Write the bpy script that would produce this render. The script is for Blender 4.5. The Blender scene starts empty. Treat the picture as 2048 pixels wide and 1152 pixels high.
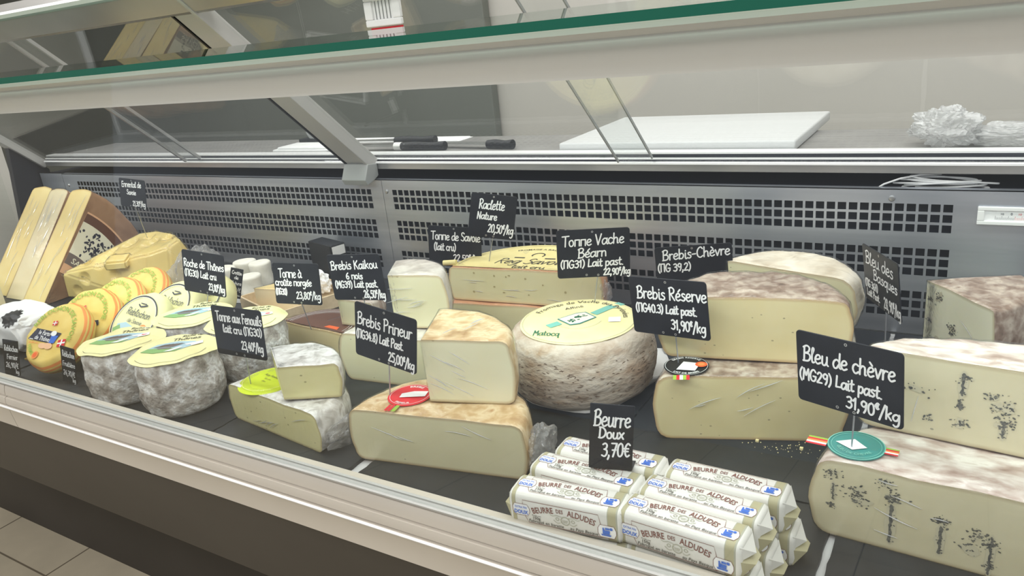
import bpy, bmesh, math, random
from math import sin, cos, pi, radians, sqrt, atan2
from mathutils import Vector, Matrix, noise
from mathutils.bvhtree import BVHTree

SC = bpy.context.scene
COL = SC.collection
R = random.Random(7)
Z0 = 0.80                      # height of the display deck above the shop floor

# ------------------------------------------------------------------ camera, world, light, exposure
cam_d = bpy.data.cameras.new('camera'); cam = bpy.data.objects.new('camera', cam_d); COL.objects.link(cam)
cam_d.sensor_width = 36.0; cam_d.lens = 36.0 * 1530.0 / 2048.0
cam_d.clip_start = 0.02; cam_d.clip_end = 60
CR = ((0.8537810, 0.5102383, -0.1035126), (-0.0866030, 0.3352353, 0.9381456), (-0.5133789, 0.7920064, -0.3304057))
m = Matrix.Identity(4)
for i in range(3):
    m[i][0] = CR[0][i]; m[i][1] = CR[1][i]; m[i][2] = -CR[2][i]
m[2][3] = 0.6 + Z0
cam.matrix_world = m
SC.camera = cam

w = bpy.data.worlds.new('world'); SC.world = w; w.use_nodes = True
bg = w.node_tree.nodes['Background']; bg.inputs[0].default_value = (0.90, 0.95, 1.0, 1); bg.inputs[1].default_value = 0.34

def area(name, loc, rot, sx, sy, power, col=(1, 1, 1)):
    d = bpy.data.lights.new(name, 'AREA'); d.shape = 'RECTANGLE'; d.size = sx; d.size_y = sy; d.energy = power; d.color = col
    o = bpy.data.objects.new(name, d); COL.objects.link(o); o.location = loc; o.rotation_euler = rot
    return o
area('ceiling_lamp', (-0.9, -0.9, 2.75), (0, 0, 0), 4.5, 0.6, 44, (1, 0.99, 0.98))
area('ceiling_lamp', (-0.9, 0.75, 2.75), (0, 0, 0), 4.5, 0.5, 42, (1, 0.99, 0.98))
area('ceiling_lamp', (-0.9, 2.1, 2.75), (0, 0, 0), 4.5, 0.4, 27, (1, 0.99, 0.98))
area('canopy_lamp', (-1.05, 0.735, 0.536 + Z0), (radians(24), 0, 0), 4.2, 0.03, 5.4, (0.95, 0.98, 1.0))

vs = SC.view_settings
vs.view_transform = 'Standard'; vs.look = 'None'; vs.gamma = 1.0; vs.use_curve_mapping = False
vs.exposure = 0.45
SC.cycles.transparent_max_bounces = 32
SC.cycles.max_bounces = 10

# ------------------------------------------------------------------ materials
def lin(v):
    v /= 255.0
    return v / 12.92 if v <= 0.04045 else ((v + 0.055) / 1.055) ** 2.4
def C(r, g, b): return (lin(r), lin(g), lin(b), 1.0)

def mat(name, col, rough=0.6, metal=0.0, spec=0.4, sss=0.0):
    mt = bpy.data.materials.new(name); mt.use_nodes = True
    b = mt.node_tree.nodes['Principled BSDF']
    b.inputs['Base Color'].default_value = col; b.inputs['Roughness'].default_value = rough
    b.inputs['Metallic'].default_value = metal; b.inputs['Specular IOR Level'].default_value = spec
    if sss:
        b.inputs['Subsurface Weight'].default_value = sss; b.inputs['Subsurface Radius'].default_value = (0.012, 0.008, 0.004)
        b.inputs['Subsurface Scale'].default_value = 1.0
    return mt

def ramp_mat(name, stops, scale=20, detail=6, rough=0.7, bump=0.2, bscale=None, stretch=(1, 1, 1), metal=0.0, spec=0.3, dist=0.3, sss=0.0, bdist=0.002):
    """noise -> colour ramp -> principled, with a noise bump; object coordinates"""
    mt = mat(name, (0.5, 0.5, 0.5, 1), rough, metal, spec, sss)
    nt = mt.node_tree; N = nt.nodes; L = nt.links; b = N['Principled BSDF']
    tc = N.new('ShaderNodeTexCoord'); mp = N.new('ShaderNodeMapping'); mp.inputs['Scale'].default_value = stretch
    L.new(tc.outputs['Object'], mp.inputs['Vector'])
    n = N.new('ShaderNodeTexNoise'); n.inputs['Scale'].default_value = scale; n.inputs['Detail'].default_value = detail
    n.inputs['Distortion'].default_value = dist
    L.new(mp.outputs[0], n.inputs['Vector'])
    r = N.new('ShaderNodeValToRGB'); e = r.color_ramp.elements
    e[0].position, e[0].color = stops[0]; e[1].position, e[1].color = stops[-1]
    for p, c in stops[1:-1]:
        k = e.new(p); k.color = c
    L.new(n.outputs['Fac'], r.inputs[0]); L.new(r.outputs[0], b.inputs['Base Color'])
    if bump:
        n2 = N.new('ShaderNodeTexNoise'); n2.inputs['Scale'].default_value = bscale or scale * 2; n2.inputs['Detail'].default_value = 5
        L.new(mp.outputs[0], n2.inputs['Vector'])
        bp = N.new('ShaderNodeBump'); bp.inputs['Strength'].default_value = bump; bp.inputs['Distance'].default_value = bdist
        L.new(n2.outputs['Fac'], bp.inputs['Height']); L.new(bp.outputs[0], b.inputs['Normal'])
    return mt

def paste_mat(name, c1, c2, edge, dots=0.0, dotcol=(0.2, 0.16, 0.1, 1), dscale=55, rough=0.45, veins=None):
    """cheese paste: soft mottling, darker rim towards the rind (stored in the mesh), small eyes, optional blue mould"""
    mt = mat(name, c1, rough, 0, 0.35, 0.12)
    nt = mt.node_tree; N = nt.nodes; L = nt.links; b = N['Principled BSDF']
    tc = N.new('ShaderNodeTexCoord')
    n = N.new('ShaderNodeTexNoise'); n.inputs['Scale'].default_value = 14; n.inputs['Detail'].default_value = 5
    L.new(tc.outputs['Object'], n.inputs['Vector'])
    mx = N.new('ShaderNodeMix'); mx.data_type = 'RGBA'; mx.inputs['A'].default_value = c1; mx.inputs['B'].default_value = c2
    rr = N.new('ShaderNodeMapRange'); rr.inputs['From Min'].default_value = 0.35; rr.inputs['From Max'].default_value = 0.68
    L.new(n.outputs['Fac'], rr.inputs['Value']); L.new(rr.outputs[0], mx.inputs['Factor'])
    out = mx.outputs['Result']
    if dots:
        v = N.new('ShaderNodeTexVoronoi'); v.inputs['Scale'].default_value = dscale
        mp = N.new('ShaderNodeMapping'); mp.inputs['Scale'].default_value = (1, 1, 1.6)
        L.new(tc.outputs['Object'], mp.inputs['Vector']); L.new(mp.outputs[0], v.inputs['Vector'])
        th = N.new('ShaderNodeMath'); th.operation = 'LESS_THAN'; th.inputs[1].default_value = 0.13
        L.new(v.outputs['Distance'], th.inputs[0])
        sel = N.new('ShaderNodeSeparateColor'); L.new(v.outputs['Color'], sel.inputs[0])
        t2 = N.new('ShaderNodeMath'); t2.operation = 'LESS_THAN'; t2.inputs[1].default_value = dots
        L.new(sel.outputs[0], t2.inputs[0])
        mu = N.new('ShaderNodeMath'); mu.operation = 'MULTIPLY'; L.new(th.outputs[0], mu.inputs[0]); L.new(t2.outputs[0], mu.inputs[1])
        m2 = N.new('ShaderNodeMix'); m2.data_type = 'RGBA'; m2.inputs['B'].default_value = dotcol
        mm = N.new('ShaderNodeMath'); mm.operation = 'MULTIPLY'; mm.inputs[1].default_value = 0.6
        L.new(mu.outputs[0], mm.inputs[0]); L.new(mm.outputs[0], m2.inputs['Factor']); L.new(out, m2.inputs['A']); out = m2.outputs['Result']
    if veins:
        v = N.new('ShaderNodeTexNoise'); v.inputs['Scale'].default_value = veins[0]; v.inputs['Detail'].default_value = 8; v.inputs['Distortion'].default_value = 1.2
        L.new(tc.outputs['Object'], v.inputs['Vector'])
        r2 = N.new('ShaderNodeMapRange'); r2.inputs['From Min'].default_value = veins[1]; r2.inputs['From Max'].default_value = veins[1] + 0.06
        L.new(v.outputs['Fac'], r2.inputs['Value'])
        m3 = N.new('ShaderNodeMix'); m3.data_type = 'RGBA'; m3.inputs['B'].default_value = veins[2]
        L.new(r2.outputs[0], m3.inputs['Factor']); L.new(out, m3.inputs['A']); out = m3.outputs['Result']
    at = N.new('ShaderNodeAttribute'); at.attribute_name = 'rim'
    m4 = N.new('ShaderNodeMix'); m4.data_type = 'RGBA'; m4.inputs['B'].default_value = edge
    L.new(at.outputs['Fac'], m4.inputs['Factor']); L.new(out, m4.inputs['A'])
    L.new(m4.outputs['Result'], b.inputs['Base Color'])
    n2 = N.new('ShaderNodeTexNoise'); n2.inputs['Scale'].default_value = 60; n2.inputs['Detail'].default_value = 4
    L.new(tc.outputs['Object'], n2.inputs['Vector'])
    bp = N.new('ShaderNodeBump'); bp.inputs['Strength'].default_value = 0.12; bp.inputs['Distance'].default_value = 0.002
    L.new(n2.outputs['Fac'], bp.inputs['Height']); L.new(bp.outputs[0], b.inputs['Normal'])
    return mt

def clear_mat(name, tint=(1, 1, 1, 1), ior=1.45, rough=0.0, bump=0.0, bscale=60, stretch=(1, 1, 1), gain=1.0, base=0.0, milky=0.0):
    """thin clear sheet (glass pane, film): transparent, mirroring by Fresnel"""
    mt = bpy.data.materials.new(name); mt.use_nodes = True
    nt = mt.node_tree; N = nt.nodes; L = nt.links; N.remove(N['Principled BSDF'])
    tr = N.new('ShaderNodeBsdfTransparent'); tr.inputs[0].default_value = tint
    gl = N.new('ShaderNodeBsdfGlossy'); gl.inputs['Roughness'].default_value = rough
    fr = N.new('ShaderNodeFresnel'); fr.inputs[0].default_value = ior
    # outgoing faces get the inverse index, so a thin sheet mirrors alike from both sides
    ge = N.new('ShaderNodeNewGeometry'); mi_ = N.new('ShaderNodeMix'); mi_.data_type = 'FLOAT'
    mi_.inputs[2].default_value = ior; mi_.inputs[3].default_value = 1.0 / ior
    L.new(ge.outputs['Backfacing'], mi_.inputs[0]); L.new(mi_.outputs[0], fr.inputs[0])
    mx = N.new('ShaderNodeMixShader')
    if bump:
        tc = N.new('ShaderNodeTexCoord'); mp = N.new('ShaderNodeMapping'); mp.inputs['Scale'].default_value = stretch
        L.new(tc.outputs['Object'], mp.inputs['Vector'])
        n = N.new('ShaderNodeTexNoise'); n.inputs['Scale'].default_value = bscale; n.inputs['Detail'].default_value = 3; n.inputs['Distortion'].default_value = 1.5
        L.new(mp.outputs[0], n.inputs['Vector'])
        bp = N.new('ShaderNodeBump'); bp.inputs['Strength'].default_value = bump; bp.inputs['Distance'].default_value = 0.004
        L.new(n.outputs['Fac'], bp.inputs['Height'])
        L.new(bp.outputs[0], gl.inputs['Normal']); L.new(bp.outputs[0], fr.inputs['Normal'])
    if gain != 1.0 or base:
        ma = N.new('ShaderNodeMath'); ma.operation = 'MULTIPLY_ADD'; ma.use_clamp = True
        ma.inputs[1].default_value = gain; ma.inputs[2].default_value = base
        L.new(fr.outputs[0], ma.inputs[0]); L.new(ma.outputs[0], mx.inputs[0])
    else:
        L.new(fr.outputs[0], mx.inputs[0])
    if milky:
        df = N.new('ShaderNodeBsdfDiffuse'); df.inputs[0].default_value = (0.86, 0.86, 0.87, 1)
        tl = N.new('ShaderNodeBsdfTranslucent'); tl.inputs[0].default_value = (0.86, 0.86, 0.87, 1)
        ad = N.new('ShaderNodeMixShader'); ad.inputs[0].default_value = 0.4; L.new(df.outputs[0], ad.inputs[1]); L.new(tl.outputs[0], ad.inputs[2])
        m5 = N.new('ShaderNodeMixShader'); m5.inputs[0].default_value = milky; L.new(tr.outputs[0], m5.inputs[1]); L.new(ad.outputs[0], m5.inputs[2])
        L.new(m5.outputs[0], mx.inputs[1])
    else:
        L.new(tr.outputs[0], mx.inputs[1])
    L.new(gl.outputs[0], mx.inputs[2])
    L.new(mx.outputs[0], N['Material Output'].inputs[0])
    return mt

M = {}
M['steel'] = ramp_mat('brushed steel', [(0.3, C(170, 174, 184)), (0.7, C(194, 198, 207))], 6, 3, 0.36, 0.05, 90, (0.4, 1, 6), metal=0.75, spec=0.5)
M['alu'] = ramp_mat('anodised aluminium', [(0.3, C(172, 172, 172)), (0.7, C(190, 189, 187))], 5, 2, 0.3, 0.0, metal=0.8)
M['alu_dull'] = mat('dull aluminium', C(182, 181, 178), 0.5, 0.35)
M['rail'] = ramp_mat('taupe painted metal', [(0.3, C(198, 190, 178)), (0.7, C(208, 200, 188))], 3, 3, 0.42, 0.0, spec=0.5)
M['bead'] = mat('pale metal bead', C(240, 240, 240), 0.3, 0.1)
M['panel_dark'] = ramp_mat('dark brown laminate', [(0.3, C(62, 57, 52)), (0.7, C(72, 67, 62))], 2, 2, 0.5, 0.0)
M['black'] = mat('black plastic', C(22, 23, 27), 0.4)
M['dark_blue'] = mat('dark liner', C(28, 32, 44), 0.45)
M['white_lam'] = mat('white canopy profile', C(218, 212, 206), 0.45)
M['white'] = mat('white plastic', C(236, 236, 234), 0.35)
M['wall'] = ramp_mat('pale grey wall paint', [(0.3, C(196, 192, 184)), (0.7, C(203, 199, 192))], 1.2, 3, 0.75, 0.03)
M['wall_dark'] = mat('dark grey green panel', C(114, 117, 110), 0.55)
M['ceiling'] = mat('ceiling paint', C(215, 213, 208), 0.8)
M['worktop'] = ramp_mat('grey worktop', [(0.3, C(128, 126, 124)), (0.7, C(146, 144, 141))], 12, 6, 0.4, 0.03)
M['tray'] = mat('pale deck', C(205, 205, 206), 0.4)
M['slate'] = ramp_mat('slate', [(0.25, C(24, 27, 32)), (0.55, C(33, 36, 42)), (0.8, C(50, 54, 60))], 9, 10, 0.48, 0.5, 22, spec=0.45, dist=1.0)
M['card'] = ramp_mat('black slate card', [(0.3, C(22, 24, 31)), (0.7, C(34, 36, 44))], 25, 4, 0.42, 0.04)
M['chalk'] = mat('white paint marker', C(246, 246, 246), 0.5)
M['ring'] = mat('eyelet', C(190, 190, 190), 0.3, 0.7)
M['glass'] = clear_mat('clear glass', (0.985, 0.995, 0.99, 1), 1.45)
M['glass_top'] = clear_mat('clear green glass', (0.80, 0.93, 0.87, 1), 1.5)
M['glass_edge'] = mat('green glass edge', C(14, 96, 76), 0.25, 0, 0.5)
M['film'] = clear_mat('cling film', (1, 1, 1, 1), 1.30, 0.14, 0.45, 38, (1, 1, 0.6), gain=0.8, base=0.02)
M['film2'] = clear_mat('crumpled film', (0.96, 0.96, 0.97, 1), 1.45, 0.12, 1.0, 110, gain=1.5, base=0.05, milky=0.22)
M['glint'] = clear_mat('film fold glint', (1, 1, 1, 1), 1.5, 0.1, gain=2.0, base=0.15, milky=0.75)  # milky white paints the glints along the folds of the film
M['film_smooth'] = clear_mat('taut film', (1, 1, 1, 1), 1.32, 0.08, 0.25, 26, (1, 1, 0.4))
M['paper_y'] = ramp_mat('yellow paper', [(0.3, C(230, 198, 106)), (0.7, C(237, 209, 124))], 30, 3, 0.55, 0.12, 70)
M['paper_pale'] = ramp_mat('pale yellow paper', [(0.3, C(234, 226, 166)), (0.7, C(241, 234, 180))], 30, 3, 0.5, 0.15, 60)
M['paper_rac'] = ramp_mat('straw label paper', [(0.3, C(222, 206, 140)), (0.7, C(230, 216, 154))], 30, 3, 0.55, 0.1, 70)
M['paper_w'] = ramp_mat('white paper', [(0.3, C(238, 238, 238)), (0.7, C(248, 248, 247))], 18, 3, 0.5, 0.2, 30)
M['orange'] = mat('orange print', C(240, 150, 80), 0.55)
M['orange_red'] = mat('red orange print', C(240, 105, 50), 0.5)
M['green'] = mat('green print', C(150, 185, 70), 0.55)
M['dgreen'] = mat('dark green print', C(20, 105, 80), 0.55)
M['teal'] = mat('teal print', C(125, 195, 180), 0.5)
M['teal_d'] = mat('dark teal print', C(62, 140, 135), 0.45)
M['lime'] = mat('lime label', C(205, 222, 40), 0.5)
M['red'] = mat('red print', C(215, 38, 50), 0.5)
M['blue'] = mat('blue print', C(60, 110, 205), 0.5)
M['navy'] = mat('navy print', C(38, 42, 66), 0.5)
M['sky'] = mat('pale blue print', C(176, 204, 216), 0.5)
M['meadow'] = mat('meadow print', C(138, 178, 112), 0.5)
M['chalet'] = mat('chalet print', C(120, 108, 104), 0.5)
M['ink'] = mat('dark ink', C(58, 54, 46), 0.5)
M['brown_ink'] = mat('brown lettering', C(125, 75, 68), 0.5)
M['olive_ink'] = mat('grey olive print', C(172, 172, 155), 0.5)
M['olive'] = mat('olive band', C(176, 170, 138), 0.45)
M['cream'] = mat('cream label', C(250, 246, 222), 0.5)
M['skin_print'] = mat('peach print', C(240, 190, 150), 0.5)
M['brown_label'] = mat('brown label', C(108, 70, 54), 0.4)
M['butter'] = ramp_mat('butter wrapper', [(0.3, C(220, 218, 211)), (0.7, C(230, 229, 224))], 12, 3, 0.32, 0.18, 28, spec=0.5)
M['wood'] = ramp_mat('pale poplar wood', [(0.3, C(214, 192, 156)), (0.7, C(230, 210, 176))], 14, 4, 0.6, 0.1, stretch=(1, 6, 6))
M['tile'] = None
# rinds
M['r_tan'] = ramp_mat('golden tan rind', [(0.25, C(176, 140, 96)), (0.45, C(204, 174, 130)), (0.6, C(226, 206, 168)), (0.78, C(184, 142, 98))], 46, 8, 0.75, 0.7, 70)
M['r_brown'] = ramp_mat('brown grey rind', [(0.25, C(104, 84, 70)), (0.42, C(148, 126, 110)), (0.58, C(186, 170, 154)), (0.66, C(204, 190, 172)), (0.8, C(130, 106, 88))], 55, 9, 0.8, 0.8, 80)
M['r_pink'] = ramp_mat('pinkish mouldy rind', [(0.25, C(150, 124, 112)), (0.42, C(186, 166, 156)), (0.55, C(212, 200, 192)), (0.65, C(226, 218, 210)), (0.8, C(172, 148, 130))], 60, 9, 0.8, 0.9, 90, stretch=(0.5, 1, 1))
M['r_grey'] = ramp_mat('grey mould rind', [(0.28, C(140, 130, 122)), (0.42, C(182, 173, 165)), (0.52, C(204, 198, 191)), (0.60, C(236, 234, 232)), (0.74, C(176, 167, 159))], 52, 12, 0.85, 1.0, 120, dist=0.25, bdist=0.004)
M['r_pale'] = ramp_mat('pale speckled rind', [(0.25, C(170, 158, 148)), (0.5, C(206, 198, 188)), (0.7, C(224, 218, 208))], 40, 9, 0.85, 0.9, 90)
M['r_white'] = ramp_mat('white bloomy rind', [(0.3, C(150, 146, 140)), (0.46, C(206, 203, 198)), (0.6, C(232, 231, 228)), (0.75, C(184, 178, 170))], 48, 8, 0.85, 1.0, 60, dist=0.6)
M['r_vache'] = ramp_mat('beige cracked rind', [(0.25, C(158, 130, 104)), (0.42, C(182, 164, 146)), (0.58, C(204, 192, 178)), (0.78, C(170, 140, 108))], 22, 10, 0.85, 0.9, 60, (1, 1, 1.7), bdist=0.004)
M['r_goat'] = ramp_mat('ridged beige rind', [(0.25, C(186, 170, 146)), (0.5, C(222, 212, 192)), (0.7, C(236, 228, 212))], 24, 6, 0.75, 0.6, 40, (1, 1, 4))
M['r_comte'] = ramp_mat('brown comte rind', [(0.3, C(150, 112, 84)), (0.7, C(176, 138, 106))], 24, 5, 0.6, 0.3, 60)
M['r_emm'] = ramp_mat('yellow emmental rind', [(0.3, C(196, 166, 96)), (0.7, C(216, 188, 116))], 10, 5, 0.4, 0.2, 40)
M['r_orange'] = ramp_mat('orange washed rind', [(0.3, C(208, 150, 112)), (0.7, C(222, 172, 134))], 30, 6, 0.6, 0.3, 60)
M['r_morge'] = ramp_mat('ochre washed rind', [(0.3, C(188, 158, 110)), (0.7, C(208, 184, 140))], 30, 6, 0.6, 0.3, 60)
# pastes
EDGE = C(150, 118, 80)
M['p_prim'] = paste_mat('ivory yellow paste', C(236, 231, 196), C(241, 237, 206), C(188, 160, 114), 0.10)
M['p_prim_shade'] = paste_mat('shaded ivory paste', C(220, 214, 178), C(227, 221, 187), C(176, 146, 104), 0.12)  # same cheese as the upper quarter, darkened to paint in its shade
M['p_res'] = paste_mat('buttery paste', C(222, 208, 158), C(229, 217, 172), C(186, 148, 104), 0.28, dscale=75)
M['p_fen'] = paste_mat('paste with fennel seeds', C(222, 215, 160), C(228, 222, 172), C(178, 160, 116), 0.45, C(120, 112, 70), 60)
M['p_rac'] = paste_mat('pale yellow paste', C(232, 224, 176), C(237, 230, 188), C(214, 178, 128), 0.0)
M['p_kaik'] = paste_mat('pale cream paste', C(234, 230, 190), C(238, 234, 198), C(196, 170, 130), 0.06)
M['p_bleu'] = paste_mat('ivory blue paste', C(222, 214, 180), C(230, 223, 192), C(186, 168, 130), 0.1, C(90, 96, 96), 40)
M['p_basq'] = paste_mat('greenish blue paste', C(246, 245, 216), C(249, 248, 224), C(190, 176, 136), 0.10, C(110, 122, 120), 45)
M['p_comte'] = paste_mat('golden hard paste', C(232, 206, 138), C(240, 218, 158), C(200, 164, 104), 0.0)
M['p_comte2'] = paste_mat('pale hard paste', C(234, 216, 176), C(240, 226, 190), C(206, 178, 134), 0.0)
M['p_emm'] = paste_mat('emmental paste', C(228, 202, 124), C(236, 214, 142), C(222, 194, 120), 0.0, rough=0.35)
M['p_mor'] = paste_mat('morge paste', C(214, 198, 148), C(222, 207, 160), C(180, 150, 100), 0.1)
M['halo'] = mat('pale mould halo', C(214, 208, 180), 0.6)
M['vein'] = ramp_mat('blue mould', [(0.35, C(78, 82, 82)), (0.65, C(128, 128, 120))], 220, 4, 0.8, 0.5, 300)
M['crack'] = mat('rind crack', C(116, 96, 80), 0.9)
M['eye'] = mat('eye of the cheese', C(186, 172, 122), 0.6)
M['goat'] = ramp_mat('white goat cheese', [(0.3, C(226, 222, 208)), (0.7, C(242, 239, 228))], 40, 6, 0.7, 0.5, 60)
M['crumb'] = mat('cheese crumb', C(226, 210, 160), 0.7)
M['cable'] = mat('white cable', C(205, 205, 205), 0.45)
M['board'] = mat('white cutting board', C(208, 209, 209), 0.4)
M['bag'] = clear_mat('milky plastic bag', (0.9, 0.9, 0.88, 1), 1.5, 0.2, 0.9, 60, gain=1.2, base=0.04, milky=0.6)
M['grey_plastic'] = mat('grey plastic', C(150, 152, 150), 0.5)

# ------------------------------------------------------------------ scene-graph helpers
def thing(name, label, cat, loc, group=None, rotz=0.0, mtx=None):
    o = bpy.data.objects.new(name, None); COL.objects.link(o); o.empty_display_size = 0.05
    if mtx is None:
        o.location = (loc[0], loc[1], loc[2] + Z0); o.rotation_euler = (0, 0, rotz)
    else:
        o.matrix_world = Matrix.Translation((0, 0, Z0)) @ mtx
    o['label'] = label; o['category'] = cat
    if group: o['group'] = group
    return o

def link(name, me, mats, parent=None, label=None, smooth=None):
    for q in (mats if isinstance(mats, (list, tuple)) else [mats]): me.materials.append(q)
    o = bpy.data.objects.new(name, me); COL.objects.link(o)
    if parent is not None: o.parent = parent
    if label: o['label'] = label
    if smooth is not None:
        for p in me.polygons: p.use_smooth = True
        if smooth < 3.1:
            me.set_sharp_from_angle(angle=smooth)
    return o

def pydata(name, verts, faces, mats, parent=None, label=None, smooth=None, mi=None, attr=None):
    me = bpy.data.meshes.new(name); me.from_pydata([tuple(v) for v in verts], [], faces); me.update()
    if mi:
        for p, k in zip(me.polygons, mi): p.material_index = k
    if attr:
        a = me.attributes.new('rim', 'FLOAT', 'POINT')
        for i, v in enumerate(attr): a.data[i].value = v
    return link(name, me, mats, parent, label, smooth)

class MB:
    """collects shapes into one mesh"""
    def __init__(s): s.v = []; s.f = []; s.mi = []
    def add(s, vs_, fs, k=0):
        b = len(s.v); s.v += [tuple(v) for v in vs_]; s.f += [tuple(i + b for i in f) for f in fs]; s.mi += [k] * len(fs); return s
    def box(s, x0, x1, y0, y1, z0, z1, k=0, mtx=None):
        p = [Vector((x, y, z)) for z in (z0, z1) for y in (y0, y1) for x in (x0, x1)]
        if mtx is not None: p = [mtx @ q for q in p]
        return s.add(p, [(0, 2, 3, 1), (4, 5, 7, 6), (0, 1, 5, 4), (2, 6, 7, 3), (0, 4, 6, 2), (1, 3, 7, 5)], k)
    def prism(s, prof, x0, x1, k=0, mtx=None, closed=True):
        """profile of (y,z) swept along x"""
        n = len(prof); p = [Vector((x0, y, z)) for y, z in prof] + [Vector((x1, y, z)) for y, z in prof]
        if mtx is not None: p = [mtx @ q for q in p]
        fs = [(i, (i + 1) % n, n + (i + 1) % n, n + i) for i in range(n if closed else n - 1)]
        if closed: fs += [tuple(range(n - 1, -1, -1)), tuple(range(n, 2 * n))]
        return s.add(p, fs, k)
    def tube(s, pts, r, n=8, k=0, cap=True):
        pts = [Vector(p) for p in pts]; rings = []
        for i, p in enumerate(pts):
            d = (pts[min(i + 1, len(pts) - 1)] - pts[max(i - 1, 0)]).normalized()
            a = d.orthogonal().normalized() if i == 0 else (rings_a - d * rings_a.dot(d)).normalized()
            rings_a = a; b = d.cross(a); rr = r[i] if isinstance(r, (list, tuple)) else r
            rings.append([p + (a * cos(t) + b * sin(t)) * rr for t in [2 * pi * j / n for j in range(n)]])
        vs_ = [v for q in rings for v in q]; fs = []
        for i in range(len(pts) - 1):
            for j in range(n): fs.append((i * n + j, i * n + (j + 1) % n, (i + 1) * n + (j + 1) % n, (i + 1) * n + j))
        if cap: fs += [tuple(range(n - 1, -1, -1)), tuple(range((len(pts) - 1) * n, len(pts) * n))]
        return s.add(vs_, fs, k)
    def lathe(s, prof, n=32, k=0, mtx=None, ks=None):
        """profile of (r,z) turned about z; r=0 at the ends closes it"""
        vs_ = []; idx = []
        for r, z in prof:
            if r < 1e-6: idx.append([len(vs_)] * n); vs_.append(Vector((0, 0, z)))
            else:
                idx.append(list(range(len(vs_), len(vs_) + n)))
                vs_ += [Vector((r * cos(2 * pi * j / n), r * sin(2 * pi * j / n), z)) for j in range(n)]
        if mtx is not None: vs_ = [mtx @ v for v in vs_]
        for i in range(len(prof) - 1):
            fs = []
            for j in range(n):
                q = [idx[i][j], idx[i][(j + 1) % n], idx[i + 1][(j + 1) % n], idx[i + 1][j]]
                q2 = []
                for e in q:
                    if e not in q2: q2.append(e)
                if len(q2) >= 3: fs.append(tuple(q2))
            b = len(s.v)
            s.f += [tuple(e + b for e in f) for f in fs]; s.mi += [ks[i] if ks else k] * len(fs)
        s.v += [tuple(v) for v in vs_]
        return s
    def build(s, name, mats, parent=None, label=None, smooth=None, bevel=0.0, seg=2):
        o = pydata(name, s.v, s.f, mats, parent, label, None, s.mi)
        me = o.data
        bm = bmesh.new(); bm.from_mesh(me); bmesh.ops.recalc_face_normals(bm, faces=bm.faces)
        if bevel:
            es = [e for e in bm.edges if len(e.link_faces) == 2 and e.calc_face_angle(0) > 0.5]
            bmesh.ops.bevel(bm, geom=es, offset=bevel, segments=seg, affect='EDGES', profile=0.5)
        bm.to_mesh(me); bm.free()
        if smooth is not None:
            for p in me.polygons: p.use_smooth = True
            me.set_sharp_from_angle(angle=smooth)
        return o

def nz(p, s, seed=0.0):
    return noise.noise(Vector((p[0] * s + seed * 7.3, p[1] * s - seed * 3.1, p[2] * s + seed * 1.7)))

def structure(o): o['kind'] = 'structure'; return o

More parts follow.
